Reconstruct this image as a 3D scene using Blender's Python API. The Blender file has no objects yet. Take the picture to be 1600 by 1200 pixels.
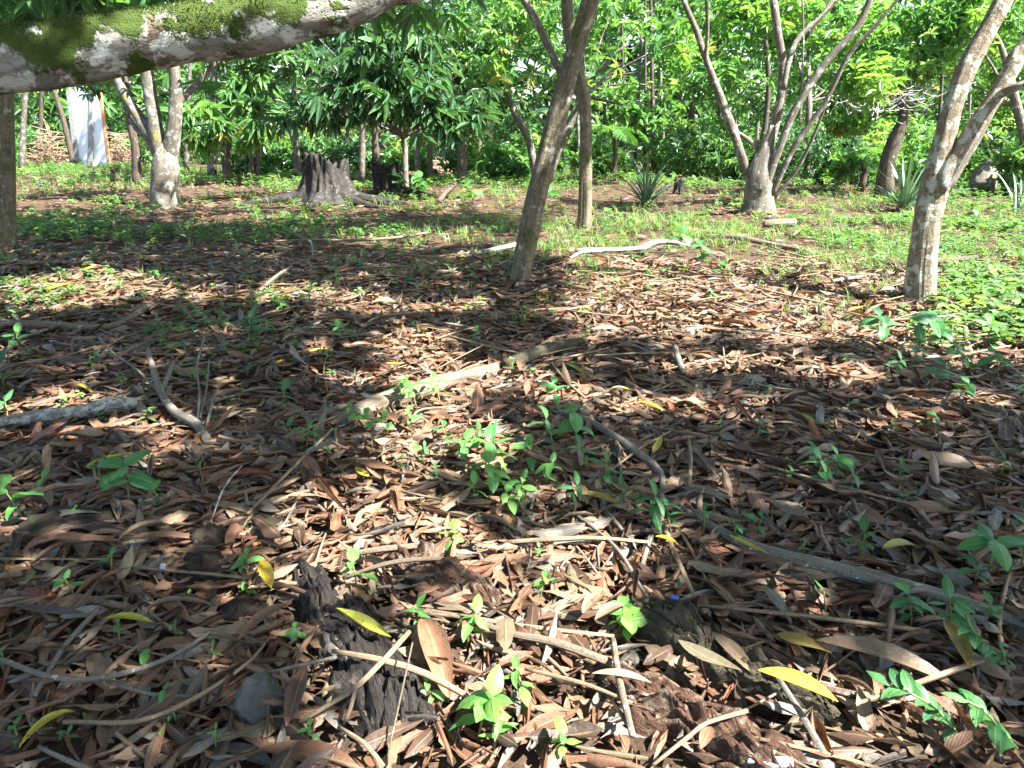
import bpy, math, random
import numpy as np
from mathutils import Vector, Matrix, Euler

random.seed(11)
rng = np.random.default_rng(11)
sc = bpy.context.scene
C = sc.collection
rad = math.radians

# ------------------------------------------------------------------ camera, sky, sun, exposure
CAM_H, PITCH, FPX = 1.5, rad(18.5), 1210.0
cd = bpy.data.cameras.new('camera')
cam = bpy.data.objects.new('camera', cd)
C.objects.link(cam)
cam.location = (0, 0, CAM_H)
cam.rotation_euler = (math.pi / 2 - PITCH, 0, 0)
cd.sensor_width = 36.0
cd.lens = 36.0 * FPX / 1600.0
cd.clip_start = 0.05
cd.clip_end = 2000.0
sc.camera = cam

SUN_EL, SUN_AZ = rad(52), rad(24)          # azimuth: from the camera's right, turned behind it
SUN = np.array([math.cos(SUN_EL) * math.cos(SUN_AZ), -math.cos(SUN_EL) * math.sin(SUN_AZ), math.sin(SUN_EL)])
w = bpy.data.worlds.new('World')
sc.world = w
w.use_nodes = True
wn = w.node_tree.nodes
sky = wn.new('ShaderNodeTexSky')
sky.sky_type = 'NISHITA'
sky.sun_disc = False
sky.sun_elevation = SUN_EL
sky.sun_rotation = math.atan2(SUN[0], SUN[1])
sky.air_density = 1.0
sky.dust_density = 1.5
wn['Background'].inputs[1].default_value = 0.075
w.node_tree.links.new(sky.outputs[0], wn['Background'].inputs[0])
ld = bpy.data.lights.new('sun', 'SUN')
ld.energy = 5.0
ld.angle = rad(0.55)
ld.color = (1.0, 0.975, 0.94)
sun = bpy.data.objects.new('sun', ld)
C.objects.link(sun)
sun.rotation_euler = Vector(SUN).to_track_quat('Z', 'Y').to_euler()
sc.view_settings.view_transform = 'Standard'
sc.view_settings.look = 'None'
sc.view_settings.gamma = 1.0
sc.view_settings.exposure = 2.8
sc.cycles.max_bounces = 6
sc.cycles.diffuse_bounces = 4
sc.cycles.glossy_bounces = 2
sc.cycles.transmission_bounces = 4
sc.cycles.use_denoising = True
sc.cycles.use_adaptive_sampling = True
sc.cycles.adaptive_threshold = 0.02

# ------------------------------------------------------------------ picture <-> ground helpers
CP, SP = math.cos(PITCH), math.sin(PITCH)


def ray(px, py):
    u, v = (px - 800.0) / FPX, (py - 600.0) / FPX
    return np.array([u, CP - v * SP, -SP - v * CP])


def G(px, py, z=0.0):
    d = ray(px, py)
    t = (z - CAM_H) / d[2]
    return np.array([d[0] * t, d[1] * t, z])


def P(px, py, dist):
    d = ray(px, py)
    t = dist / d[1]
    return np.array([d[0] * t, dist, CAM_H + d[2] * t])


def axial(p):
    return CP * p[1] + SP * (CAM_H - p[2])


def proj(X):
    X = np.atleast_2d(X)
    a = np.maximum(CP * X[:, 1] + SP * (CAM_H - X[:, 2]), 1e-3)
    b = -SP * X[:, 1] + CP * (CAM_H - X[:, 2])
    return 800 + FPX * X[:, 0] / a, 600 + FPX * b / a, a


def hgt(x, y):
    x, y = np.asarray(x, float), np.asarray(y, float)
    s = 0.018 * np.sin(1.9 * x + 0.7 * y + 1) + 0.016 * np.sin(-1.2 * x + 2.3 * y) + 0.012 * np.sin(3.7 * x - 2.9 * y + 2)
    far = np.clip((y - 9) / 10, 0, 1)
    s = s + far * (0.07 * np.sin(0.55 * x + 0.8) * np.sin(0.4 * y) + 0.04 * np.sin(1.3 * x - 0.7 * y))
    return s


# ------------------------------------------------------------------ numpy value noise
def vnoise(Pp, seed=0):
    Pp = np.asarray(Pp, float)
    i = np.floor(Pp).astype(np.int64)
    f = Pp - i
    f = f * f * (3 - 2 * f)
    out = np.zeros(len(Pp))
    for dx in (0, 1):
        for dy in (0, 1):
            for dz in (0, 1):
                h = ((i[:, 0] + dx) * 374761393 + (i[:, 1] + dy) * 668265263 + (i[:, 2] + dz) * 2147483647 + seed * 974634777) & 0xffffffff
                h = ((h ^ (h >> 13)) * 1274126177) & 0xffffffff
                h = (h ^ (h >> 16)) / 4294967295.0
                wt = (f[:, 0] if dx else 1 - f[:, 0]) * (f[:, 1] if dy else 1 - f[:, 1]) * (f[:, 2] if dz else 1 - f[:, 2])
                out += h * wt
    return out * 2 - 1


def fbm(Pp, seed=0, octv=3):
    s, a, k = 0, 1.0, 1.0
    for o in range(octv):
        s = s + a * vnoise(np.asarray(Pp) * k, seed + o * 17)
        a *= 0.5
        k *= 2.1
    return s


# ------------------------------------------------------------------ objects
def tag(o, label=None, cat=None, group=None, kind=None):
    for k, v in (('label', label), ('category', cat), ('group', group), ('kind', kind)):
        if v:
            o[k] = v
    return o


def link(o, parent=None):
    C.objects.link(o)
    if parent is not None:
        o.parent = parent
    return o


def empty(name, loc=(0, 0, 0), rz=0.0):
    o = bpy.data.objects.new(name, None)
    o.empty_display_size = 0.1
    o.location = [float(c) for c in loc]
    o.rotation_euler = (0, 0, rz)
    return link(o)


def mesh(name, V, Q, UV=None, rnd=None, mat=None, smooth=True):
    V = np.asarray(V, np.float32)
    Q = np.asarray(Q, np.int32)
    me = bpy.data.meshes.new(name)
    me.vertices.add(len(V))
    me.vertices.foreach_set('co', V.ravel())
    me.loops.add(Q.size)
    me.loops.foreach_set('vertex_index', Q.ravel())
    me.polygons.add(len(Q))
    me.polygons.foreach_set('loop_start', np.arange(0, Q.size, Q.shape[1], dtype=np.int32))
    me.polygons.foreach_set('use_smooth', np.full(len(Q), smooth))
    if UV is not None:
        lay = me.uv_layers.new(name='UVMap')
        lay.data.foreach_set('uv', np.asarray(UV, np.float32)[Q.ravel()].ravel())
    if rnd is not None:
        a = me.attributes.new('rnd', 'FLOAT', 'POINT')
        a.data.foreach_set('value', np.broadcast_to(np.asarray(rnd, np.float32), (len(V),)).ravel().copy())
    me.update(calc_edges=True)
    if mat is not None:
        me.materials.append(mat)
    return me


def obj(name, me, parent=None, loc=None):
    """links a mesh; vertices are given in world space, so a parent's offset is taken out"""
    o = bpy.data.objects.new(name, me)
    link(o, parent)
    if parent is not None:
        o.matrix_parent_inverse = Matrix.Translation(-parent.location)
    if loc is not None:
        o.location = loc
    return o


# ------------------------------------------------------------------ leaf templates (verts, quads, uv)
def leaf(nu=5, nv=2, width=0.25, roll=0.0, curl=0.0, twist=0.0, widest=0.45, fold=0.0, wave=0.0, ph=0.0, blunt=0.75, cut=1.0):
    t = np.linspace(0, 1, nu + 1)
    k = math.log(0.5) / math.log(widest)
    prof = np.maximum(np.sin(np.pi * (t * cut) ** k), 0) ** blunt
    prof = np.maximum(prof, 0.03)
    prof[0] = 0.07
    V, U = [], []
    y = z = 0.0
    ang = 0.0
    py, pz, pa = [0.0], [0.0], [0.0]
    for j in range(nu):
        a = curl * (t[j] + 0.5 / nu) * 2 - curl * 0.6
        y += math.cos(a) / nu
        z += math.sin(a) / nu
        py.append(y)
        pz.append(z)
        pa.append(a)
    for j in range(nu + 1):
        tw = twist * (t[j] - 0.5)
        for i in range(nv + 1):
            s = (i / nv) * 2 - 1
            hw = width * 0.5 * prof[j]
            if abs(roll) > 1e-3:
                x = hw * math.sin(roll * s) / roll
                zz = hw * (1 - math.cos(roll * s)) / roll
            else:
                x, zz = hw * s, 0.0
            zz += fold * abs(s) * hw + wave * hw * math.sin(9 * t[j] + ph + 2.0 * s) * abs(s)
            xr = x * math.cos(tw) - zz * math.sin(tw)
            zr = x * math.sin(tw) + zz * math.cos(tw)
            V.append((xr, py[j] - zr * math.sin(pa[j]), pz[j] + zr * math.cos(pa[j])))
            U.append((i / nv, t[j]))
    Q = []
    n = nv + 1
    for j in range(nu):
        for i in range(nv):
            a = j * n + i
            Q.append((a, a + 1, a + n + 1, a + n))
    return np.array(V), np.array(Q), np.array(U)


def leaf4(width=0.27, fold=0.35, droop=0.25):
    """four-triangle leaf: two quads folded on the midrib, pointing along +Y"""
    h = width / 2
    V = np.array([(0, 0, 0), (h * .8, .3, fold * h * .8), (h * .8, .66, fold * h * .8 - droop * .35), (0, 1, -droop), (-h * .8, .66, fold * h * .8 - droop * .35), (-h * .8, .3, fold * h * .8)])
    Q = np.array([(0, 1, 2, 3), (0, 3, 4, 5)])
    U = np.array([(.5, 0), (.9, .3), (.9, .66), (.5, 1), (.1, .66), (.1, .3)])
    return V, Q, U


def rotm(a, b, c):
    return np.array(Euler((a, b, c)).to_matrix())


def join(parts):
    V, Q, U, n = [], [], [], 0
    for v, q, u in parts:
        V.append(v)
        Q.append(q + n)
        U.append(u)
        n += len(v)
    return np.concatenate(V), np.concatenate(Q), np.concatenate(U)


def xf(t, M, T=(0, 0, 0), s=1.0):
    return (t[0] * s) @ np.asarray(M).T + np.asarray(T), t[1], t[2]


def batch(name, temps, M, T, tid, rnd, mat, parent=None, smooth=True):
    """one mesh out of many copies of a few templates"""
    Vs, Qs, Us, Rs, n = [], [], [], [], 0
    for k, (v, q, u) in enumerate(temps):
        ix = np.nonzero(tid == k)[0]
        if len(ix) == 0:
            continue
        W = np.einsum('nij,vj->nvi', M[ix], v) + T[ix][:, None, :]
        nv = len(v)
        off = n + np.arange(len(ix)) * nv
        Qs.append((q[None] + off[:, None, None]).reshape(-1, 4))
        Vs.append(W.reshape(-1, 3))
        Us.append(np.tile(u, (len(ix), 1)))
        Rs.append(np.repeat(rnd[ix], nv))
        n += nv * len(ix)
    return obj(name, mesh(name, np.concatenate(Vs), np.concatenate(Qs), np.concatenate(Us), np.concatenate(Rs), mat, smooth), parent)


def rots(n, tilt, yaw=None, roll=None):
    """n rotation matrices: yaw about Z after a pitch about X (and roll about Y)"""
    yaw = rng.uniform(0, 2 * np.pi, n) if yaw is None else yaw
    roll = rng.normal(0, 0.35, n) if roll is None else roll
    ca, sa, cb, sb, cc, s_ = np.cos(tilt), np.sin(tilt), np.cos(roll), np.sin(roll), np.cos(yaw), np.sin(yaw)
    o, z = np.ones(n), np.zeros(n)
    X = np.stack([o, z, z, z, ca, -sa, z, sa, ca], 1).reshape(n, 3, 3)
    Y = np.stack([cb, z, sb, z, o, z, -sb, z, cb], 1).reshape(n, 3, 3)
    Z = np.stack([cc, -s_, z, s_, cc, z, z, z, o], 1).reshape(n, 3, 3)
    return Z @ X @ Y


# ------------------------------------------------------------------ tubes
def smooth_line(pts, step):
    pts = np.asarray(pts, float)
    if len(pts) < 3:
        mid = (pts[:1] + pts[-1:]) / 2
        pts = np.concatenate([pts[:1], mid, pts[-1:]])
    ext = np.concatenate([2 * pts[:1] - pts[1:2], pts, 2 * pts[-1:] - pts[-2:-1]])
    out = []
    for i in range(1, len(ext) - 2):
        p0, p1, p2, p3 = ext[i - 1], ext[i], ext[i + 1], ext[i + 2]
        n = max(2, int(np.linalg.norm((p2 - p1)[:3]) / step))
        for t in np.linspace(0, 1, n, endpoint=False):
            out.append(0.5 * ((2 * p1) + (-p0 + p2) * t + (2 * p0 - 5 * p1 + 4 * p2 - p3) * t * t + (-p0 + 3 * p1 - 3 * p2 + p3) * t ** 3))
    out.append(pts[-1])
    return np.array(out)


def tube(pts, seg=10, step=0.12, amp=0.06, freq=3.0, lobes=None, seed=0, flare=0.0, cap=True, rough=0.0):
    """pts rows are x, y, z, radius. Returns verts, quads, uv (u round, v metres along)."""
    L = smooth_line(pts, step)
    n = len(L)
    c, r = L[:, :3], np.maximum(L[:, 3], 0.0008)
    tan = np.gradient(c, axis=0)
    tan /= np.linalg.norm(tan, axis=1)[:, None] + 1e-9
    up = np.array([0, 0, 1.0]) if abs(tan[0][2]) < 0.8 else np.array([1.0, 0, 0])
    a = np.cross(tan[0], up)
    a /= np.linalg.norm(a)
    A = [a]
    for i in range(1, n):
        a = A[-1] - tan[i] * np.dot(A[-1], tan[i])
        A.append(a / (np.linalg.norm(a) + 1e-9))
    A = np.array(A)
    B = np.cross(tan, A)
    s = np.concatenate([[0], np.cumsum(np.linalg.norm(np.diff(c, axis=0), axis=1))])
    th = np.linspace(0, 2 * np.pi, seg + 1)
    ct, st = np.cos(th), np.sin(th)
    rr = np.repeat(r[:, None], seg + 1, 1)
    pn = np.stack([np.repeat(ct[None], n, 0) * 1.2, np.repeat(st[None], n, 0) * 1.2, np.repeat((s * freq)[:, None], seg + 1, 1)], -1).reshape(-1, 3)
    rr = rr * (1 + amp * fbm(pn + seed * 7.3, seed, 2).reshape(n, seg + 1))
    if rough:
        pn2 = pn * np.array([4.0, 4.0, 0.9])
        rr = rr * (1 + rough * vnoise(pn2 + 31.7, seed + 5).reshape(n, seg + 1))
    if lobes:
        for (a0, depth, wd) in lobes:
            da = (th[None] - a0 - 0.25 * np.sin(s * 1.3)[:, None] + np.pi) % (2 * np.pi) - np.pi
            rr = rr * (1 - depth * np.exp(-(da / wd) ** 2))
    if flare:
        f = np.exp(-s / max(r[0] * 1.7, 0.02))[:, None]
        rr = rr * (1 + flare * f * (0.7 + 0.5 * np.cos(3 * th + seed)[None]))
    V = c[:, None] + rr[..., None] * (A[:, None] * ct[None, :, None] + B[:, None] * st[None, :, None])
    U = np.stack([np.repeat((th / (2 * np.pi))[None], n, 0), np.repeat(s[:, None], seg + 1, 1)], -1)
    if cap:
        V = np.concatenate([V[:1] * 0.03 + c[:1, None] * 0.97, V, V[-1:] * 0.03 + c[-1:, None] * 0.97])
        U = np.concatenate([U[:1], U, U[-1:]])
        n += 2
    k = seg + 1
    Q = np.array([(j * k + i, j * k + i + 1, (j + 1) * k + i + 1, (j + 1) * k + i) for j in range(n - 1) for i in range(seg)])
    return V.reshape(-1, 3), Q, U.reshape(-1, 2)


def tube_obj(name, pts, mat, parent=None, rnd=0.5, **kw):
    v, q, u = tube(pts, **kw)
    return obj(name, mesh(name, v, q, u, rnd, mat), parent)


def stem_px(rows, dist, dd=0.0):
    """rows of (px, py, width px); distance from the camera in y, changing by dd to the last row"""
    out = []
    for i, (x, y, wd) in enumerate(rows):
        p = P(x, y, dist + dd * i / max(1, len(rows) - 1))
        out.append((*p, wd * 0.5 * axial(p) / FPX))
    return out


def ground_px(rows, sink=0.35):
    out = []
    for r in rows:
        x, y, wd = r[:3]
        lift = r[3] if len(r) > 3 else 0.0
        g = G(x, y, lift)
        rr = wd * 0.5 * axial(g) / FPX
        out.append((g[0], g[1], float(hgt(g[0], g[1])) + lift + rr * (1 - sink), rr))
    return out


# ------------------------------------------------------------------ materials
def nt(name):
    m = bpy.data.materials.new(name)
    m.use_nodes = True
    t = m.node_tree
    t.nodes.clear()
    out = t.nodes.new('ShaderNodeOutputMaterial')
    return m, t, out


def nd(t, kind, **kw):
    n = t.nodes.new(kind)
    for k, v in kw.items():
        if k.startswith('i_'):
            key = k[2:]
            n.inputs[int(key) if key.isdigit() else key.replace('_', ' ')].default_value = v
        else:
            setattr(n, k, v)
    return n


def ramp(t, stops, fac=None, interp='LINEAR'):
    r = t.nodes.new('ShaderNodeValToRGB')
    r.color_ramp.interpolation = interp
    e = r.color_ramp.elements
    while len(e) > 1:
        e.remove(e[-1])
    for i, (p, c) in enumerate(stops):
        el = e[0] if i == 0 else e.new(p)
        el.position = p
        el.color = (*c, 1) if len(c) == 3 else c
    if fac is not None:
        t.links.new(fac, r.inputs[0])
    return r.outputs[0]


def mixc(t, fac, a, b, mode='MIX'):
    m = t.nodes.new('ShaderNodeMix')
    m.data_type = 'RGBA'
    m.blend_type = mode
    m.clamp_factor = True
    for s, v in ((m.inputs[0], fac), (m.inputs[6], a), (m.inputs[7], b)):
        if isinstance(v, (float, int)):
            s.default_value = v
        elif isinstance(v, tuple):
            s.default_value = (*v, 1) if len(v) == 3 else v
        else:
            t.links.new(v, s)
    return m.outputs[2]


def math_n(t, op, a, b=0.5, c=None):
    m = t.nodes.new('ShaderNodeMath')
    m.operation = op
    for s, v in zip(m.inputs, (a, b, c)):
        if v is None:
            continue
        if isinstance(v, (float, int)):
            s.default_value = v
        else:
            t.links.new(v, s)
    return m.outputs[0]


def noise_n(t, scale, vec=None, detail=3.0, rough=0.55, out=0):
    n = t.nodes.new('ShaderNodeTexNoise')
    n.inputs['Scale'].default_value = scale
    n.inputs['Detail'].default_value = detail
    n.inputs['Roughness'].default_value = rough
    if vec is not None:
        t.links.new(vec, n.inputs['Vector'])
    return n.outputs[out]


def leaf_mat(name, stops, rough=0.45, trans=0.3, tint=(1.0, 1.0, 0.6), spec=0.4, mott=0.35, vein=0.25, vein_col=(1, .9, .6), spots=None, bump=0.0):
    m, t, out = nt(name)
    at = nd(t, 'ShaderNodeAttribute', attribute_name='rnd')
    col = ramp(t, stops, at.outputs['Fac'])
    geo = nd(t, 'ShaderNodeNewGeometry')
    n1 = noise_n(t, 22.0, geo.outputs['Position'], 4.0, 0.65)
    val = math_n(t, 'MULTIPLY_ADD', n1, mott * 2, 1.0 - mott)
    vc = t.nodes.new('ShaderNodeCombineColor')
    for i in range(3):
        t.links.new(val, vc.inputs[i])
    col = mixc(t, 1.0, col, vc.outputs[0], 'MULTIPLY')
    if spots:
        n2 = noise_n(t, 55.0, geo.outputs['Position'], 2.0)
        col = mixc(t, ramp(t, [(0.0, (0, 0, 0)), (spots[1], (0, 0, 0)), (spots[1] + 0.08, (1, 1, 1))], n2), col, spots[0])
    uv = nd(t, 'ShaderNodeUVMap')
    sp = t.nodes.new('ShaderNodeSeparateXYZ')
    t.links.new(uv.outputs[0], sp.inputs[0])
    d = math_n(t, 'ABSOLUTE', math_n(t, 'SUBTRACT', sp.outputs[0], 0.5))
    rib = ramp(t, [(0.0, (1, 1, 1)), (0.045, (.7, .7, .7)), (0.075, (0, 0, 0))], d)
    side = nd(t, 'ShaderNodeTexWave', i_Scale=1.0)
    cv = t.nodes.new('ShaderNodeCombineXYZ')
    t.links.new(math_n(t, 'MULTIPLY_ADD', sp.outputs[1], 4.6, math_n(t, 'MULTIPLY', d, -3.2)), cv.inputs[0])
    t.links.new(cv.outputs[0], side.inputs['Vector'])
    sv = ramp(t, [(0.0, (0, 0, 0)), (0.86, (0, 0, 0)), (1.0, (.45, .45, .45))], side.outputs[1])
    ribs = mixc(t, 1.0, rib, sv, 'LIGHTEN')
    col = mixc(t, math_n(t, 'MULTIPLY', ribs, vein), col, vein_col)
    b = nd(t, 'ShaderNodeBsdfPrincipled', i_Roughness=rough)
    b.inputs['Specular IOR Level'].default_value = spec
    t.links.new(col, b.inputs['Base Color'])
    if bump:
        bp = nd(t, 'ShaderNodeBump', i_Strength=bump, i_Distance=0.004)
        hh = math_n(t, 'ADD', ribs, math_n(t, 'MULTIPLY', noise_n(t, 60, geo.outputs['Position'], 3.0), 1.6))
        t.links.new(hh, bp.inputs['Height'])
        t.links.new(bp.outputs[0], b.inputs['Normal'])
    if trans > 0:
        tr = nd(t, 'ShaderNodeBsdfTranslucent')
        t.links.new(mixc(t, 1.0, col, tint, 'MULTIPLY'), tr.inputs[0])
        mx = nd(t, 'ShaderNodeMixShader', i_0=trans)
        t.links.new(b.outputs[0], mx.inputs[1])
        t.links.new(tr.outputs[0], mx.inputs[2])
        t.links.new(mx.outputs[0], out.inputs[0])
    else:
        t.links.new(b.outputs[0], out.inputs[0])
    return m


def bark_mat(name, base, dark, lichen=0.0, moss=0.0, moss_col=(.06, .10, .02), lichen_col=(.55, .58, .52), scale=1.0, bands=0.0, bump=0.5, topmoss=None, rust=None, grain=1.0):
    m, t, out = nt(name)
    geo = nd(t, 'ShaderNodeNewGeometry')
    pos = geo.outputs['Position']
    uv = nd(t, 'ShaderNodeUVMap')
    mp = nd(t, 'ShaderNodeMapping')
    mp.inputs['Scale'].default_value = (14 * grain, 3.0, 1)
    t.links.new(uv.outputs[0], mp.inputs['Vector'])
    long_n = noise_n(t, 1.6, mp.outputs[0], 5.0, 0.7)
    fine = noise_n(t, 60 * scale, pos, 4.0, 0.7)
    blot = noise_n(t, 7 * scale, pos, 3.0, 0.6)
    col = mixc(t, ramp(t, [(0.40, (0, 0, 0)), (0.60, (1, 1, 1))], long_n), dark, base)
    col = mixc(t, ramp(t, [(0.56, (0, 0, 0)), (0.60, (.7, .7, .7))], noise_n(t, 34 * scale, pos, 5.0, 0.75)), col, tuple(.35 * c for c in dark))
    col = mixc(t, ramp(t, [(0.35, (.6, .6, .6)), (0.65, (0, 0, 0))], blot), col, tuple(0.6 * c for c in base))
    hgt_ = math_n(t, 'ADD', math_n(t, 'MULTIPLY', long_n, 1.0), math_n(t, 'MULTIPLY', fine, 0.5))
    if bands:
        mb = nd(t, 'ShaderNodeMapping')
        mb.inputs['Scale'].default_value = (2.6, 15.0, 1)
        t.links.new(uv.outputs[0], mb.inputs['Vector'])
        bn = noise_n(t, 1.3, mb.outputs[0], 6.0, 0.72)
        col = mixc(t, math_n(t, 'MULTIPLY', ramp(t, [(0.5, (0, 0, 0)), (0.68, (1, 1, 1))], bn), bands), col, tuple(min(1, 1.7 * c + .05) for c in base))
        hgt_ = math_n(t, 'ADD', hgt_, math_n(t, 'MULTIPLY', bn, 0.6))
    if rust:
        col = mixc(t, ramp(t, [(0.55, (0, 0, 0)), (0.66, (1, 1, 1))], noise_n(t, 5 * scale, pos, 4.0, 0.7)), col, rust)
    if lichen:
        ln = noise_n(t, 11 * scale, pos, 5.0, 0.62)
        f = ramp(t, [(1 - lichen - .02, (0, 0, 0)), (1 - lichen + .03, (1, 1, 1))], ln)
        col = mixc(t, f, col, mixc(t, fine, tuple(.6 * c for c in lichen_col), lichen_col))
    if moss or topmoss:
        mn = noise_n(t, 6 * scale, pos, 5.0, 0.65)
        if topmoss:
            s2 = t.nodes.new('ShaderNodeSeparateXYZ')
            t.links.new(geo.outputs['Normal'], s2.inputs[0])
            mn = math_n(t, 'ADD', mn, math_n(t, 'MULTIPLY', s2.outputs[2], topmoss))
        f = ramp(t, [(1 - moss - .02, (0, 0, 0)), (1 - moss + .04, (1, 1, 1))], mn)
        mc = mixc(t, noise_n(t, 16 * scale, pos, 4.0), tuple(.45 * c for c in moss_col), tuple(1.6 * c for c in moss_col))
        col = mixc(t, f, col, mc)
        hgt_ = math_n(t, 'ADD', hgt_, math_n(t, 'MULTIPLY', f, math_n(t, 'MULTIPLY_ADD', noise_n(t, 160, pos, 3.0), 0.8, 0.4)))
    b = nd(t, 'ShaderNodeBsdfPrincipled', i_Roughness=0.85)
    b.inputs['Specular IOR Level'].default_value = 0.2
    t.links.new(col, b.inputs['Base Color'])
    bp = nd(t, 'ShaderNodeBump', i_Strength=bump, i_Distance=0.02)
    t.links.new(hgt_, bp.inputs['Height'])
    t.links.new(bp.outputs[0], b.inputs['Normal'])
    t.links.new(b.outputs[0], out.inputs[0])
    return m


def plain_mat(name, c1, c2, scale=8.0, rough=0.85, bump=0.3, bdist=0.01, spec=0.2, c3=None):
    m, t, out = nt(name)
    geo = nd(t, 'ShaderNodeNewGeometry')
    n1 = noise_n(t, scale, geo.outputs['Position'], 6.0, 0.65)
    col = ramp(t, [(0.32, c1), (0.68, c2)], n1)
    if c3:
        col = mixc(t, ramp(t, [(0.56, (0, 0, 0)), (0.64, (1, 1, 1))], noise_n(t, scale * 0.6, geo.outputs['Position'], 4.0, 0.6, 1)), col, c3)
    b = nd(t, 'ShaderNodeBsdfPrincipled', i_Roughness=rough)
    b.inputs['Specular IOR Level'].default_value = spec
    t.links.new(col, b.inputs['Base Color'])
    bp = nd(t, 'ShaderNodeBump', i_Strength=bump, i_Distance=bdist)
    t.links.new(noise_n(t, scale * 5, geo.outputs['Position'], 5.0, 0.7), bp.inputs['Height'])
    t.links.new(bp.outputs[0], b.inputs['Normal'])
    t.links.new(b.outputs[0], out.inputs[0])
    return m


BROWN = [(0.0, (.024, .015, .010)), (.14, (.054, .030, .018)), (.28, (.108, .053, .029)), (.42, (.160, .080, .043)), (.56, (.174, .109, .063)),
         (.70, (.116, .099, .060)), (.78, (.138, .130, .118)), (.86, (.175, .130, .082)), (.94, (.235, .170, .105)), (1.0, (.20, .064, .034))]
M_LITTER = leaf_mat('dry_leaf', BROWN, rough=0.48, trans=0.12, tint=(1.3, .9, .5), spec=0.42, mott=0.55, vein=0.22, vein_col=(.42, .27, .15), spots=((.035, .02, .012), .66), bump=0.5)
M_YELLOW = leaf_mat('yellow_leaf', [(0, (.50, .33, .02)), (.4, (.38, .31, .03)), (.7, (.24, .25, .035)), (1, (.22, .14, .03))], rough=0.45, trans=0.15, tint=(1.1, 1.0, .4), mott=0.5, vein=0.3, vein_col=(.42, .33, .12), spots=((.12, .055, .02), .62), bump=0.5)
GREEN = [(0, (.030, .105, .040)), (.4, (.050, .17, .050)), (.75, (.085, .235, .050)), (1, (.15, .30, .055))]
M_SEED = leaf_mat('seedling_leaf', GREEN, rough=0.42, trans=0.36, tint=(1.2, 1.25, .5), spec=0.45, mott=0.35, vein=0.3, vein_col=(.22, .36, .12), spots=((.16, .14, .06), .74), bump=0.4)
M_COVER = leaf_mat('cover_leaf', [(0, (.04, .11, .035)), (.5, (.075, .18, .05)), (.85, (.14, .26, .06)), (1, (.24, .31, .08))], rough=0.5, trans=0.4, tint=(1.2, 1.2, .5), mott=0.2, vein=0.12)
M_GRASS = leaf_mat('grass_blade', [(0, (.05, .12, .035)), (.4, (.11, .21, .055)), (.75, (.2, .30, .08)), (1, (.36, .32, .16))], rough=0.5, trans=0.4, tint=(1.2, 1.2, .5), mott=0.15, vein=0.0)
M_DARKF = leaf_mat('dark_foliage', [(0, (.018, .070, .032)), (.6, (.040, .125, .052)), (1, (.085, .20, .070))], rough=0.27, trans=0.35, tint=(1.3, 1.4, .5), spec=0.7, mott=0.15, vein=0.15)
M_MIDF = leaf_mat('mid_foliage', [(0, (.030, .105, .036)), (.5, (.070, .195, .058)), (.88, (.14, .30, .075)), (.95, (.22, .33, .07)), (1, (.30, .30, .07))], rough=0.30, trans=0.42, tint=(1.3, 1.3, .5), spec=0.6, mott=0.15, vein=0.15)
M_LIMEF = leaf_mat('lime_foliage', [(0, (.045, .15, .050)), (.5, (.11, .27, .075)), (.9, (.22, .38, .09)), (1, (.36, .24, .08))], rough=0.42, trans=0.45, tint=(1.2, 1.2, .5), spec=0.4, mott=0.15, vein=0.1)
M_BLADE = leaf_mat('spiky_blade', [(0, (.05, .11, .06)), (.6, (.09, .18, .10)), (1, (.17, .25, .15))], rough=0.4, trans=0.15, spec=0.5, mott=0.2, vein=0.2, vein_col=(.05, .12, .07))

M_MOSS = leaf_mat('moss_tuft', [(0, (.016, .028, .006)), (.5, (.036, .058, .010)), (1, (.085, .11, .020))], rough=0.8, trans=0.25, spec=0.1, mott=0.3, vein=0.0)
M_SOIL = plain_mat('soil', (.034, .021, .013), (.100, .062, .037), 9.0, 0.95, 0.8, 0.03)
M_CLOD = plain_mat('clod', (.018, .013, .010), (.070, .050, .036), 26.0, 0.95, 1.0, 0.02, c3=(.05, .065, .02))
M_BOUGH = bark_mat('mossy_bough', (.265, .255, .215), (.12, .105, .082), lichen=0.48, moss=0.53, topmoss=0.11, moss_col=(.045, .07, .012), lichen_col=(.54, .56, .50), scale=1.0, bump=0.7, rust=(.12, .085, .058), grain=0.6)
M_RIGHT = bark_mat('banded_tan_bark', (.25, .208, .145), (.12, .094, .062), lichen=0.46, lichen_col=(.46, .46, .40), bands=0.4, scale=0.8, bump=0.9, moss=0.32, moss_col=(.12, .13, .03))
M_LEAN = bark_mat('leaning_bark', (.185, .155, .105), (.085, .068, .044), lichen=0.38, lichen_col=(.34, .35, .29), bands=0.2, scale=0.8, bump=0.55, moss=0.42, moss_col=(.085, .09, .035))
M_PALE = bark_mat('pale_bark', (.155, .138, .105), (.065, .055, .04), lichen=0.44, lichen_col=(.29, .29, .25), bands=0.3, scale=0.7, bump=0.4, moss=0.36, moss_col=(.16, .14, .03))
M_GREYB = bark_mat('grey_bark', (.19, .168, .13), (.075, .064, .048), lichen=0.43, lichen_col=(.36, .36, .31), scale=0.8, bump=0.5, moss=0.33, moss_col=(.07, .09, .03))
M_DARKB = bark_mat('dark_bark', (.12, .095, .07), (.045, .035, .027), lichen=0.33, scale=0.8, bump=0.6, moss=0.36, moss_col=(.05, .07, .02))
M_STUMP = bark_mat('stump_wood', (.056, .050, .042), (.008, .007, .006), lichen=0.37, lichen_col=(.14, .132, .118), scale=0.8, bump=0.9, moss=0.30)
M_LOG = bark_mat('pale_log', (.22, .175, .125), (.09, .068, .045), lichen=0.38, lichen_col=(.34, .33, .27), scale=1.6, bump=0.6)
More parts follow.
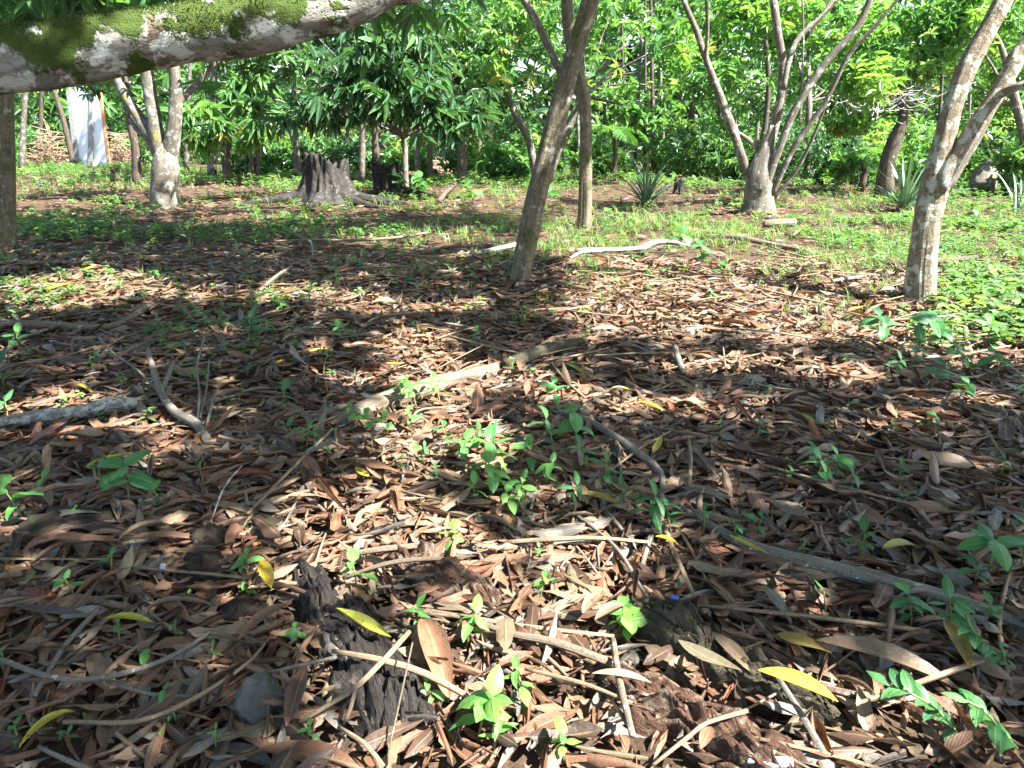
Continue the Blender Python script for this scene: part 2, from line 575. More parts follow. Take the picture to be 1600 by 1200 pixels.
M_WHITE = bark_mat('bleached_log', (.28, .26, .22), (.12, .10, .08), lichen=0.49, lichen_col=(.44, .44, .40), scale=2.0, bump=0.5)
M_GREYS = bark_mat('grey_stick', (.21, .19, .155), (.10, .085, .065), lichen=0.36, lichen_col=(.42, .43, .38), scale=2.5, bump=0.5, moss=0.3)
M_TWIG = bark_mat('brown_twig', (.30, .22, .14), (.13, .085, .05), lichen=0.30, scale=3.0, bump=0.4)
M_ROT = bark_mat('rotten_red_wood', (.145, .078, .050), (.045, .024, .017), lichen=0.44, lichen_col=(.24, .19, .13), scale=2.4, bump=1.0, moss=0.30, moss_col=(.12, .12, .03), grain=1.4)
M_MOSSLOG = bark_mat('dark_mossy_log', (.11, .095, .06), (.035, .028, .02), lichen=0.34, lichen_col=(.26, .25, .17), scale=2.4, bump=0.9, moss=0.42, moss_col=(.07, .075, .03), grain=1.5)
M_CHAR = bark_mat('charred_wood', (.052, .043, .037), (.011, .009, .008), lichen=0.38, lichen_col=(.13, .10, .08), scale=2.0, bump=1.0, grain=2.2)
M_STEM = plain_mat('green_stem', (.10, .16, .04), (.20, .17, .07), 30.0, 0.6, 0.1)
M_ROCK = plain_mat('rock', (.05, .055, .05), (.12, .12, .105), 14.0, 0.8, 0.5, 0.01, c3=(.14, .15, .09))
M_PANEL = plain_mat('pale_blue_sheet', (.52, .60, .68), (.66, .72, .78), 3.0, 0.55, 0.1, c3=(.44, .50, .55))
M_RUST = plain_mat('rusty_edge', (.40, .16, .07), (.55, .30, .16), 12.0, 0.8, 0.3)
M_POST = plain_mat('weathered_post', (.16, .17, .17), (.30, .31, .31), 10.0, 0.9, 0.4)
M_BRUSH = plain_mat('brush_twigs', (.20, .11, .075), (.42, .29, .21), 4.0, 0.9, 0.2)
M_VINE = plain_mat('vine_twigs', (.22, .20, .18), (.46, .43, .40), 4.0, 0.9, 0.2)
M_BLUE = plain_mat('blue_plastic', (.02, .07, .42), (.03, .12, .60), 30.0, 0.35, 0.1, spec=0.5)
M_CHALK = plain_mat('white_fragment', (.26, .27, .27), (.42, .43, .43), 40.0, 0.7, 0.2)

# ------------------------------------------------------------------ ground
def graded(lo, hi, fine_lo, fine_hi, step):
    a = list(np.arange(fine_lo, fine_hi, step))
    s, x = step, fine_hi
    while x < hi:
        a.append(x)
        s *= 1.25
        x += s
    a.append(hi)
    s, x, b = step, fine_lo, []
    while x > lo:
        s *= 1.25
        x -= s
        b.append(max(x, lo))
    return np.array(b[::-1] + a)


gx, gy = graded(-400, 400, -9, 9, 0.12), graded(-300, 700, 0.4, 14, 0.12)
X, Y = np.meshgrid(gx, gy)
PX = np.stack([X.ravel(), Y.ravel(), np.zeros(X.size)], 1)
Z = hgt(PX[:, 0], PX[:, 1]) + 0.012 * fbm(PX * np.array([3.1, 3.1, 1]), 3, 3) - 0.012
PX[:, 2] = Z
nxg = len(gx)
ii, jj = np.meshgrid(np.arange(nxg - 1), np.arange(len(gy) - 1))
a0 = (jj * nxg + ii).ravel()
tag(obj('ground', mesh('ground', PX, np.stack([a0, a0 + 1, a0 + nxg + 1, a0 + nxg], 1), None, None, M_SOIL)), kind='structure')

# ------------------------------------------------------------------ where the sun reaches the ground (picture pixels -> ground), used to place the crowns overhead
LIT = [(120, 450, 110, 26), (50, 484, 60, 12), (270, 464, 45, 7), (440, 462, 60, 9), (560, 478, 60, 11), (690, 480, 50, 7), (420, 345, 110, 8), (650, 374, 120, 8), (770, 398, 80, 8),
       (640, 540, 60, 12), (665, 574, 85, 18), (705, 602, 85, 18), (790, 590, 45, 10), (615, 650, 60, 24), (690, 690, 75, 16), (640, 730, 60, 10), (870, 612, 75, 11),
       (1010, 645, 90, 8), (1150, 632, 60, 6), (1350, 500, 300, 44), (1180, 445, 260, 44), (1480, 430, 220, 60), (1000, 385, 200, 34), (1280, 380, 300, 50), (1350, 330, 300, 40),
       (600, 850, 190, 40), (540, 800, 90, 28), (790, 915, 210, 50), (600, 1000, 120, 70), (790, 1090, 270, 110), (1030, 1110, 110, 80), (930, 890, 60, 30), (1130, 1190, 100, 30), (560, 1180, 130, 40),
       (40, 965, 35, 6), (250, 835, 50, 6), (110, 652, 120, 17), (345, 965, 25, 15), (380, 1030, 30, 20), (60, 1055, 30, 4), (760, 760, 60, 8),
       (880, 800, 40, 10), (1150, 760, 40, 8), (1320, 985, 30, 8), (1290, 1120, 80, 24), (1380, 670, 60, 10), (1460, 640, 70, 10), (1250, 590, 80, 10), (1060, 570, 60, 8), (1500, 560, 80, 12)]


def lit_mask(gp):
    """True where a ground point should stay in the sun"""
    px, py, _ = proj(gp)
    res = np.zeros(len(gp), bool)
    wob = fbm(np.stack([px / 45, py / 22, px * 0], 1), 5, 3)
    for (cx, cy, rx, ry) in LIT:
        res |= ((px - cx) / rx) ** 2 + ((py - cy) / ry) ** 2 < (1.0 + 0.45 * wob)
    return res


# ------------------------------------------------------------------ litter of fallen leaves
LT = []
LROLL = []
for k in range(16):
    LROLL.append(random.choice([-1, 1]) * (random.uniform(.3, 1.2) if k % 2 else random.uniform(1.4, 2.9)))
    LT.append(leaf(6, 4, width=random.uniform(.16, .29) if k % 5 else random.uniform(.28, .34), roll=LROLL[-1], curl=random.uniform(-.45, .45), twist=random.uniform(-1.2, 1.2), widest=random.uniform(.38, .60), wave=random.uniform(.1, .7), ph=random.uniform(0, 6), blunt=random.uniform(.40, .8), cut=1.0 if k % 4 else random.uniform(.6, .85)))
LF = []
for k in range(10):
    LF.append(leaf(3, 2, width=random.uniform(.22, .38), roll=random.choice([-1, 1]) * random.uniform(.3, 1.9), curl=random.uniform(-.4, .4), twist=random.uniform(-.9, .9), widest=random.uniform(.4, .55), blunt=random.uniform(.5, .8)))
LX = [leaf(2, 2, width=random.uniform(.26, .42), roll=random.choice([-1, 1]) * random.uniform(.3, 1.6), curl=random.uniform(-.4, .4), twist=random.uniform(-.9, .9), blunt=.6) for k in range(8)]


def litter_points(n, y0, y1, margin=1.2):
    yy = np.sqrt(rng.uniform(y0 ** 2, y1 ** 2, n))
    xx = rng.uniform(-1, 1, n) * (0.70 * yy + margin)
    return xx, yy


def litter_set(n, y0, y1, lo, hi, zmax, keep):
    xx, yy = litter_points(n, y0, y1)
    p = keep(xx, yy)
    ok = rng.uniform(0, 1, n) < p
    xx, yy = xx[ok], yy[ok]
    n = len(xx)
    lay = rng.uniform(0, 1, n)
    tilt = rng.normal(0, .08, n) + (rng.uniform(0, 1, n) < .02) * rng.uniform(-.45, .45, n)
    R = rots(n, tilt, roll=rng.normal(0, .3, n) + (rng.uniform(0, 1, n) < .3) * np.pi)
    s = rng.uniform(lo, hi, n) * np.where(rng.uniform(0, 1, n) < .30, rng.uniform(.35, .75, n), 1)
    s = s * np.interp(yy, [1.3, 2.2, 3.2], [.78, .9, 1.0])
    T = np.stack([xx, yy, hgt(xx, yy) + 0.006 + zmax * lay + np.abs(np.sin(tilt)) * s * .4], 1)
    rn = np.clip(rng.beta(1.3, 1.3, n) * 0.95 + .12 * fbm(np.stack([xx * 1.5, yy * 1.5, xx * 0], 1), 71, 2), 0, .95)
    rn = np.where(rng.uniform(0, 1, n) < .05, rng.uniform(.95, 1, n), rn)
    return R * s[:, None, None], T, rn, lay, s


def keep_near(x, y):
    return np.ones(len(x))


def keep_far(x, y):
    px, py, _ = proj(np.stack([x, y, 0 * x], 1))
    right = np.clip((px - 850) / 250, 0, 1)
    base = np.interp(py, [260, 320, 360, 420, 470, 520], [.12, .40, .80, 1, 1, 1])
    baser = np.interp(py, [260, 320, 400, 450, 500, 540], [.08, .26, .50, .7, .95, 1])
    return base * (1 - right) + baser * right


Ra, Ta, na, la, sa = litter_set(15800, 1.15, 4.2, .12, .25, .042, keep_near)
Rb, Tb, nb, lb, sb = litter_set(26000, 4.2, 9.0, .12, .235, .036, keep_far)
Rc, Tc, nc, lc, sc_ = litter_set(24000, 9.0, 22.0, .12, .23, .035, keep_far)
Rd, Td, nd_, ld_, sd_ = litter_set(12500, 1.15, 5.5, .018, .06, .05, keep_near)
# bare the wood and stone that show through the litter
BARE = [(470, 905, 560, 1005, 44), (560, 1010, 610, 1160, 62), (408, 1112, 409, 1113, 40), (960, 1080, 1200, 1215, 46), (600, 880, 770, 948, 32), (1000, 975, 1230, 1105, 32), (105, 838, 106, 839, 60), (315, 905, 316, 906, 38), (380, 965, 381, 966, 30),
        (545, 665, 750, 590, 15), (0, 660, 215, 640, 11), (1200, 853, 1560, 965, 10)]


def bare(T_):
    x_, y_, _ = proj(T_)
    out = np.zeros(len(T_), bool)
    for (x1, y1, x2, y2, wd) in BARE:
        dx, dy = x2 - x1, y2 - y1
        t_ = np.clip(((x_ - x1) * dx + (y_ - y1) * dy) / (dx * dx + dy * dy), 0, 1)
        out |= np.hypot(x_ - x1 - t_ * dx, y_ - y1 - t_ * dy) < wd
    return out & (rng.uniform(0, 1, len(T_)) < .58)


def outer_set(n):
    xx, yy = rng.uniform(-13, 13, n), rng.uniform(-1.5, 15, n)
    ok = (np.abs(xx) > .70 * yy + .9) | (yy < 1.25)
    xx, yy = xx[ok], yy[ok]
    n = len(xx)
    s = rng.uniform(.14, .26, n)
    T = np.stack([xx, yy, hgt(xx, yy) + .008 + .04 * rng.uniform(0, 1, n)], 1)
    return rots(n, rng.normal(0, .08, n), roll=rng.normal(0, .3, n)) * s[:, None, None], T, rng.beta(1.3, 1.3, n) * .95


def bank_set(per):
    Ts = []
    for (x, y, r) in ((1438, 472, .17), (815, 442, .17), (914, 357, .16), (1187, 337, .32), (256, 322, .34), (2, 388, .24)):
        g = G(x, y)
        a_, e = rng.uniform(0, 2 * np.pi, per), rng.exponential(.16, per)
        Ts.append(np.stack([g[0] + (r * .9 + e) * np.cos(a_), g[1] + (r * .9 + e) * np.sin(a_), hgt(g[0], g[1]) + .02 + .09 * np.exp(-e / .12) * rng.uniform(.2, 1, per)], 1))
    T = np.concatenate(Ts)
    n = len(T)
    return rots(n, rng.normal(0, .2, n)) * rng.uniform(.10, .2, n)[:, None, None], T, rng.beta(1.3, 1.3, n) * .95


Re, Te, ne = outer_set(12000)
Rf, Tf, nf_ = bank_set(70)
kp = ~bare(Ta)
Ra, Ta, na, la, sa = Ra[kp], Ta[kp], na[kp], la[kp], sa[kp]
kp = ~bare(Tb)
Rb, Tb, nb, lb, sb = Rb[kp], Tb[kp], nb[kp], lb[kp], sb[kp]
# the 300 that show largest become single leaves
px_a, py_a, ax_a = proj(Ta)
show = (px_a > 15) & (px_a < 1585) & (py_a > 640) & (py_a < 1190)
score = np.where(show, sa / ax_a * (0.35 + la), -1)
top = np.argsort(-score)[:300]
rest = np.ones(len(Ta), bool)
rest[top] = False
leaf_pick = [(Ra[i], Ta[i], na[i], px_a[i], py_a[i], sa[i]) for i in top]
R0, T0, n0 = Ra[rest], Ta[rest], na[rest]
allR = np.concatenate([R0, Rb, Rf, Rc, Rd * np.array([1.5, 1, 1]), Re])
allT = np.concatenate([T0, Tb, Tf, Tc, Td, Te])
allN = np.concatenate([n0, nb, nf_, nc, nd_ * .8, ne])
l0 = la[rest]
tid = np.concatenate([np.where(l0 > .5, rng.integers(0, 16, len(R0)), rng.integers(16, 26, len(R0))), rng.integers(16, 26, len(Rb) + len(Rf)), rng.integers(26, 34, len(Rc) + len(Rd) + len(Re))])
tag(batch('leaf_litter', LT + LF + LX, allR, allT, tid, allN, M_LITTER), 'thick carpet of dry brown fallen leaves over the ground', 'leaf litter', kind='stuff')

# ------------------------------------------------------------------ grass and ground cover (nobody could count it)
def blade(h, lean, az, wd):
    t = np.array([0, .45, 1.0])
    o = np.array([math.cos(az), math.sin(az)])
    s = np.array([-o[1], o[0]])
    V, U = [], []
    for k in t:
        c = o * lean * k * k * h
        ww = wd * (1 - k ** 1.6) + 0.0006
        for sg in (-1, 1):
            V.append((c[0] + s[0] * ww * sg, c[1] + s[1] * ww * sg, h * k * (1 - .25 * lean * k)))
            U.append(((sg + 1) / 2, k))
    Q = [(2 * i, 2 * i + 1, 2 * i + 3, 2 * i + 2) for i in range(2)]
    return np.array(V), np.array(Q), np.array(U)


TUFT = []
for k in range(6):
    ps = []
    for b_ in range(random.randint(7, 12)):
        v, q, u = blade(random.uniform(.5, 1.0), random.uniform(.2, 1.1), random.uniform(0, 6.28), random.uniform(.014, .028))
        ps.append((v + np.array([random.uniform(-.16, .16), random.uniform(-.16, .16), 0]), q, u))
    TUFT.append(join(ps))
HERB = []
for k in range(6):
    ps = []
    nl = random.randint(5, 8)
    for b_ in range(nl):
        az = b_ * 2.4 + random.uniform(-.4, .4)
        z = random.uniform(.15, .75)
        ps.append(xf(leaf4(random.uniform(.45, .62), .3, random.uniform(.1, .4)), rotm(random.uniform(-.1, .5), 0, az), (0, 0, z), random.uniform(.35, .6)))
    HERB.append(join(ps))


def scatter_px(n, x0, x1, y0, y1, dens):
    px = rng.uniform(x0, x1, n)
    # even over the ground rather than over the picture
    d0, d1 = G(800, y1)[1], G(800, y0)[1]
    dy = np.sqrt(rng.uniform(d0 ** 2, d1 ** 2, n))
    xx = (px - 800) / FPX * (CP * dy + SP * CAM_H)
    gp = np.stack([xx, dy, 0 * xx], 1)
    qx, qy, _ = proj(gp)
    ok = rng.uniform(0, 1, n) < dens(qx, qy, gp)
    return gp[ok]


def clump(gp, s, seed, lo=-.2, hi=.5):
    return np.clip((fbm(gp * np.array([s, s, 0]), seed, 3) - lo) / (hi - lo), 0, 1)


def dens_grass(px, py, gp):
    right = np.clip((px - 780) / 200, 0, 1)
    a = np.interp(py, [255, 300, 340, 400, 440, 470, 500], [.9, 1, 1, .75, .5, .2, .0])
    b = np.interp(py, [255, 300, 340, 380, 430, 470, 600], [1.1, .9, .55, .45, .35, .12, .0])
    far_right = np.clip((px - 1150) / 200, 0, 1) * np.interp(py, [400, 470, 520, 560], [0, .35, .15, 0])
    return 1.5 * (a * right + b * (1 - right) + far_right) * (0.08 + 0.92 * clump(gp, 1.1, 41, -.1, .5) * clump(gp, 0.30, 43, -.4, .2))


gp = np.concatenate([scatter_px(9000, -60, 1660, 350, 540, dens_grass), scatter_px(18000, -330, 1930, 262, 350, dens_grass)])
n = len(gp)
s = rng.uniform(.07, .22, n) * np.interp(gp[:, 1], [5, 10, 25], [.8, 1.0, 1.5])
gp[:, 2] = hgt(gp[:, 0], gp[:, 1]) + 0.01
Rg = rots(n, rng.normal(0, .12, n), roll=rng.normal(0, .12, n)) * s[:, None, None]
tag(batch('grass', TUFT, Rg, gp, rng.integers(0, 6, n), rng.beta(2, 2, n), M_GRASS), 'short sunlit grass growing thinly between the trees', 'grass', kind='stuff')


def dens_cover(px, py, gp):
    right = np.clip((px - 850) / 250, 0, 1)
    a = np.interp(py, [258, 300, 350, 420, 480, 530, 1200], [1.5, 1.2, .9, .55, .40, .28, .13])
    b = np.interp(py, [258, 300, 350, 440, 480, 560, 1200], [1.5, 1.2, .9, .95, .65, .36, .11])
    fr = 1.6 * np.clip((px - 1400) / 90, 0, 1) * np.interp(py, [430, 460, 530, 560, 600], [.4, 1, .9, .3, 0])
    return (a * right + b * (1 - right)) * (0.04 + .96 * clump(gp, 0.9, 77, -.1, .5) * clump(gp, 0.33, 78, -.35, .25)) + fr * (.3 + .7 * clump(gp, 2, 6))


gp = np.concatenate([scatter_px(13000, -60, 1660, 350, 1180, dens_cover), scatter_px(23000, -330, 1930, 258, 350, dens_cover)])
n = len(gp)
s = rng.uniform(.05, .13, n) * np.interp(gp[:, 1], [2, 5, 10, 25], [.55, .9, 1.3, 2.2])
wx, wy, _ = proj(gp)
s = s * (1 + .8 * np.clip((wx - 1380) / 100, 0, 1) * (wy > 440) * (wy < 580))
gp[:, 2] = hgt(gp[:, 0], gp[:, 1]) + 0.025
Rg = rots(n, rng.normal(0, .15, n), roll=rng.normal(0, .15, n)) * s[:, None, None]
tag(batch('ground_cover', HERB, Rg, gp, rng.integers(0, 6, n), rng.beta(2, 2, n), M_COVER), 'low leafy green weeds scattered over the litter', 'weeds', kind='stuff')

# twig litter
TW = []
for k in range(5):
    pts = [(0, 0, 0, .012)]
    for j in range(2):
        pts.append((pts[-1][0] + random.uniform(-.09, .09), pts[-1][1] + .5, pts[-1][2] + random.uniform(-.02, .02), .012 - .002 * j))
    TW.append(tube(pts, seg=4, step=.3, amp=0))
xx, yy = litter_points(620, 1.3, 9.0)
n = len(xx)
s = rng.uniform(.12, .75, n)
Tt = np.stack([xx, yy, hgt(xx, yy) + rng.uniform(.035, .06, n)], 1)
tag(batch('twig_litter', TW, rots(n, rng.normal(0, .06, n), roll=rng.normal(0, .2, n)) * s[:, None, None], Tt, rng.integers(0, 5, n), rng.uniform(0, 1, n), M_TWIG), 'thin dry twigs strewn through the leaf litter', 'twigs', kind='stuff')

# ------------------------------------------------------------------ foliage helpers
def whorl(nl, L=1.0, width=.27, up=.1, droop=.35, spread=.25, fold=.35):
    ps = []
    for k in range(nl):
        az = k * 2 * math.pi / nl + random.uniform(-.3, .3)
        ps.append(xf(leaf4(width * random.uniform(.85, 1.15), fold, droop * random.uniform(.5, 1.5)), rotm(up + random.uniform(-spread, spread), 0, az), (0, 0, random.uniform(-.12, .12)), L * random.uniform(.75, 1.1)))
    return join(ps)


W_BIG = [whorl(random.randint(6, 8), 1, .27, -.25, .45) for k in range(6)]
W_MID = [whorl(random.randint(6, 9), 1, .34, .0, .30, .6) for k in range(6)]
W_SMALL = [whorl(9, 1, .42, .2, .2, .9) for k in range(6)]


def crown_pts(centers, n, hole=0.15, seed=0):
    """points through several ellipsoids, more of them near the skin, thinned by noise so that gaps stay"""
    out = []
    for (c, r) in centers:
        m = int(n * 1.9 / len(centers))
        d = rng.normal(0, 1, (m, 3))
        d /= np.linalg.norm(d, axis=1)[:, None]
        q = d * (rng.uniform(.25, 1.0, m) ** .5)[:, None] * (1 + .22 * vnoise(d * 2.3 + seed, seed))[:, None]
        q = q * np.asarray(r) + np.asarray(c)
        keepm = fbm(q * 1.1 + seed * 3.1, seed + 2, 2) > hole - .35
        out.append(q[keepm])
    q = np.concatenate(out)
    return q[rng.permutation(len(q))[:n]]


def crown_obj(pts, temps, size, mat, parent, name='crown', tilt=.3, hue=(0, 1)):
    n = len(pts)
    s = size * rng.uniform(.5, 1.3, n)
    R = rots(n, rng.normal(0, tilt, n), roll=rng.normal(0, tilt, n)) * s[:, None, None]
    cl = np.clip(.5 + .4 * fbm(pts * .9, 8, 2) + rng.normal(0, .22, n), 0, 1)
    rn = hue[0] + (hue[1] - hue[0]) * cl
    return batch(name, temps, R, pts, rng.integers(0, len(temps), n), rn, mat, parent, smooth=False)


# ------------------------------------------------------------------ the trees in view: trunk, limbs
CROWNS = []      # (tree empty, crown centre) that carry the overhead canopy


def tree(name, base, label, group=None, cat='tree'):
    o = empty(name, base)
    return tag(o, label, cat, group)


def bark_trunk(parent, rows, dist, mat, name='trunk', dd=0.0, seg=14, up=None, **kw):
    pts = stem_px(rows, dist, dd)
    if up is not None:
        pts = pts + up
    return pts, tube_obj(name, pts, mat, parent, seg=seg, **kw)


def extend(pts, to, r1):
    """rows that carry a limb on to a point out of the picture"""
    a = np.array(pts[-1][:3])
    return pts + [(*((a * .45 + np.array(to) * .55) + np.array([0, 0, .1])), pts[-1][3] * .6 + r1 * .4), (*to, r1)]


# forked tan tree at the right
d = G(1438, 472)[1]
t_right = tree('forked_tree', G(1438, 472), 'tan banded trunk with pale lichen forking low beside the bright weeds')
p = stem_px([(1438, 484, 48), (1439, 455, 43), (1443, 400, 40), (1450, 340, 41), (1462, 285, 43), (1472, 240, 36), (1486, 175, 30), (1503, 125, 31), (1518, 92, 31), (1541, 50, 28), (1569, 0, 27), (1590, -45, 26)], d, .25)
p = extend(p, (4.9, 6.0, 5.4), .03)
tube_obj('trunk', p, M_RIGHT, t_right, seg=22, step=.05, amp=.05, lobes=[(2.75, .24, .14), (3.5, .12, .18), (4.6, .10, .3)], seed=3, flare=.38, rough=.03)
p = stem_px([(1466, 300, 20), (1478, 270, 26), (1497, 240, 26), (1522, 200, 27), (1555, 150, 26), (1585, 100, 25), (1615, 55, 22)], d, .1)
fork_end = extend(p, (6.4, 6.6, 4.6), .025)
fork_limb = tube_obj('limb', fork_end, M_RIGHT, t_right, seg=16, step=.06, amp=.05, seed=5, lobes=[(1.2, .12, .25)])
tube_obj('side_branch', stem_px([(1556, 152, 13), (1575, 141, 13), (1600, 132, 12), (1640, 120, 9), (1700, 95, 5)], d + .05, -.4), M_RIGHT, fork_limb, seg=9, step=.08, seed=6)
tube_obj('limb', stem_px([(1480, 300, 9), (1500, 265, 10), (1530, 215, 9), (1556, 165, 7), (1570, 130, 5)], d + .35, .3), M_GREYB, t_right, seg=8, step=.08, seed=7)
CROWNS.append((t_right, np.array([5.2, 6.3, 6.2]), M_RIGHT, [(1600, 10)]))

# leaning trunk in the middle
d = G(815, 442)[1]
t_lean = tree('leaning_tree', G(815, 442), 'leaning grooved brown trunk standing alone in the middle of the litter')
p = stem_px([(812, 452, 33), (814, 430, 27), (822, 385, 32), (837, 312, 33), (846, 275, 32), (866, 200, 33), (878, 152, 31), (892, 100, 30), (908, 48, 29), (922, 0, 29), (936, -50, 28)], d, .2)
p = extend(p, (2.0, 6.6, 5.6), .03)
tube_obj('trunk', p, M_LEAN, t_lean, seg=22, step=.06, amp=.06, lobes=[(2.85, .30, .15), (3.8, .16, .2), (5.2, .1, .25), (1.6, .14, .2)], seed=8, flare=.4, rough=.03)
CROWNS.append((t_lean, np.array([1.8, 6.6, 6.4]), M_LEAN, None))

# upright trunk behind it
d = G(914, 357)[1]
t_up = tree('upright_tree', G(914, 357), 'slim upright tan trunk just behind the leaning trunk, forking at its top')
p = stem_px([(914, 364, 25), (914, 345, 21), (915, 300, 20.5), (915, 250, 21), (915, 190, 18), (912, 150, 21), (905, 118, 19), (896, 85, 18), (889, 45, 19), (886, 0, 19), (884, -40, 18)], d, .2)
p = extend(p, (1.0, 9.6, 6.5), .03)
tube_obj('trunk', p, M_LEAN, t_up, seg=18, step=.08, amp=.06, lobes=[(2.7, .28, .18), (3.7, .15, .2), (4.8, .12, .3)], seed=9, flare=.35, rough=.03)
tube_obj('limb', extend(stem_px([(908, 150, 12), (890, 128, 14), (872, 105, 13), (855, 68, 12), (837, 32, 12), (820, 0, 11), (805, -35, 10)], d + .1, .5), (-1.0, 10.6, 5.8), .02), M_GREYB, t_up, seg=12, step=.1, seed=10)
tube_obj('limb', stem_px([(916, 148, 7), (935, 132, 6), (955, 112, 4), (975, 98, 2.5)], d + .1, .3), M_GREYB, t_up, seg=7, step=.1, seed=11)
tube_obj('limb', stem_px([(918, 152, 5), (945, 157, 5), (972, 163, 3), (985, 158, 2)], d + .1, .4), M_DARKB, t_up, seg=6, step=.1, seed=12)
CROWNS.append((t_up, np.array([1.4, 9.3, 7.0]), M_LEAN, None))

# many-stemmed tree
d = G(1187, 337)[1]
t_multi = tree('many_stemmed_tree', G(1187, 337), 'grey tree spreading into many crooked stems from one short base')
tube_obj('trunk', stem_px([(1186, 342, 50), (1186, 320, 43), (1185, 295, 41), (1188, 268, 38), (1195, 242, 27), (1202, 218, 17), (1208, 196, 8)], d), M_GREYB, t_multi, seg=18, step=.08, amp=.12, seed=13, flare=.4, rough=.05, lobes=[(2.4, .22, .2), (3.3, .18, .15), (4, .2, .2)])
limbs = [
    [(1176, 292, 15), (1163, 256, 14), (1140, 190, 13), (1121, 140, 12), (1101, 87, 10), (1088, 48, 9), (1068, 0, 8), (1055, -40, 7)],
    [(1101, 92, 6), (1105, 60, 6), (1105, 20, 6), (1102, -25, 5)],
    [(1190, 245, 7), (1178, 226, 8), (1160, 212, 7), (1150, 203, 6), (1148, 170, 3)],
    [(1184, 240, 7), (1183, 210, 6), (1185, 184, 4)],
    [(1192, 290, 20), (1202, 225, 17), (1221, 150, 15), (1223, 100, 14), (1215, 48, 13), (1208, -5, 12), (1203, -50, 10)],
    [(1199, 285, 15), (1216, 235, 13), (1242, 172, 12), (1290, 98, 11), (1335, 48, 11), (1357, 5, 10), (1372, -35, 9)],
    [(1206, 305, 9), (1238, 235, 10), (1288, 162, 8), (1325, 88, 7), (1366, 42, 6), (1406, -4, 4), (1440, -40, 3)],
    [(1224, 140, 9), (1234, 90, 9), (1250, 56, 8), (1287, 22, 8), (1310, -20, 7)],
    [(1207, 312, 6), (1243, 268, 6), (1268, 220, 5), (1284, 180, 4), (1296, 150, 3)],
    [(1258, 60, 4), (1282, 30, 4), (1306, 5, 3), (1325, -20, 3)],
    [(1250, 195, 3), (1255, 60, 3), (1253, -10, 3)]]
mlimbs = []
for k, rows in enumerate(limbs):
    par = {1: 0, 7: 4, 9: 7}.get(k)
    ml = tube_obj('limb' if par is None else 'side_branch', stem_px(rows, d + random.uniform(-.15, .15), random.uniform(-.6, .6)), M_GREYB if k % 3 else M_PALE, t_multi if par is None else mlimbs[par], seg=10 if rows[0][2] > 8 else 6, step=.1, amp=.08, seed=20 + k)
    mlimbs.append(ml if par is None else mlimbs[par])
mp_ = crown_pts([(P(1120, 130, d + .9), (.7, .5, .4)), (P(1290, 30, d + 1.2), (1.3, .7, .45)), (P(1170, 15, d + 1.4), (1.2, .7, .5)), (P(1250, 190, d + 1.5), (.6, .4, .4)), (P(1345, 125, d + 1.2), (.6, .5, .5)), (P(1160, 110, d + 1.3), (.7, .5, .5))], 300, .3, 4)
crown_obj(mp_, W_MID, .23, M_LIMEF, t_multi, hue=(.1, .9))
CROWNS.append((t_multi, np.array([5.0, 10.2, 7.0]), M_GREYB, None))

# pale forked tree at the left
d = G(256, 322)[1]
t_pale = tree('pale_forked_tree', G(256, 322), 'stout pale tree dividing into three limbs, moss round its foot')
tube_obj('trunk', stem_px([(259, 328, 48), (258, 312, 41), (257, 290, 38), (258, 265, 40), (258, 246, 34), (257, 232, 20), (257, 224, 8)], d), M_PALE, t_pale, seg=20, step=.08, amp=.06, seed=30, flare=.22, lobes=[(3.3, .12, .3)])
for k, rows in enumerate([
        [(257, 290, 20), (252, 255, 22), (240, 222, 21), (222, 190, 18), (204, 163, 16), (190, 138, 15), (176, 105, 14), (160, 60, 12)],
        [(257, 290, 22), (254, 250, 25), (245, 215, 24), (240, 180, 22), (235, 150, 20), (230, 110, 19), (224, 50, 17)],
        [(259, 290, 22), (263, 255, 25), (269, 222, 25), (273, 190, 22), (275, 150, 20), (272, 105, 18), (270, 40, 16)],
        [(277, 165, 12), (286, 150, 12), (302, 137, 10), (330, 105, 8), (356, 88, 6), (390, 70, 4)],
        [(243, 245, 8), (228, 215, 9), (212, 200, 8), (204, 186, 7)]]):
    tube_obj('limb', extend(stem_px(rows, d + .05 * k, .4 - .3 * k), tuple(P(rows[-1][0] + (rows[-1][0] - 250) * .6, -120 - 20 * k, d - .5)), .04) if k < 3 else stem_px(rows, d, .5), M_PALE if k != 2 else M_GREYB, t_pale, seg=14 if k < 3 else 8, step=.1, amp=.07, seed=31 + k)
crown_obj(crown_pts([(P(250, 20, d + .8), (2.2, 1.2, .8)), (P(180, 60, d + 1), (1.2, .8, .5)), (P(380, 60, d + .5), (1.5, .8, .6))], 300, .15, 6), W_MID, .26, M_DARKF, t_pale)
CROWNS.append((t_pale, np.array([-4.2, 12.4, 6.2]), M_PALE, None))

# dark trunk cut by the left edge
d = G(2, 388)[1]
t_edge = tree('edge_tree', G(2, 388), 'dark smooth trunk cut off by the frame beside the shaded weeds')
p = stem_px([(2, 396, 44), (2, 375, 38), (3, 320, 36), (3, 250, 36), (2, 190, 36), (0, 130, 37), (-4, 60, 36), (-10, -30, 34)], d)
tube_obj('trunk', extend(p, (-7.2, 9.2, 5.6), .05), M_LEAN, t_edge, seg=18, step=.1, amp=.05, seed=40, flare=.12)
CROWNS.append((t_edge, np.array([-6.0, 8.8, 6.2]), M_LEAN, None))

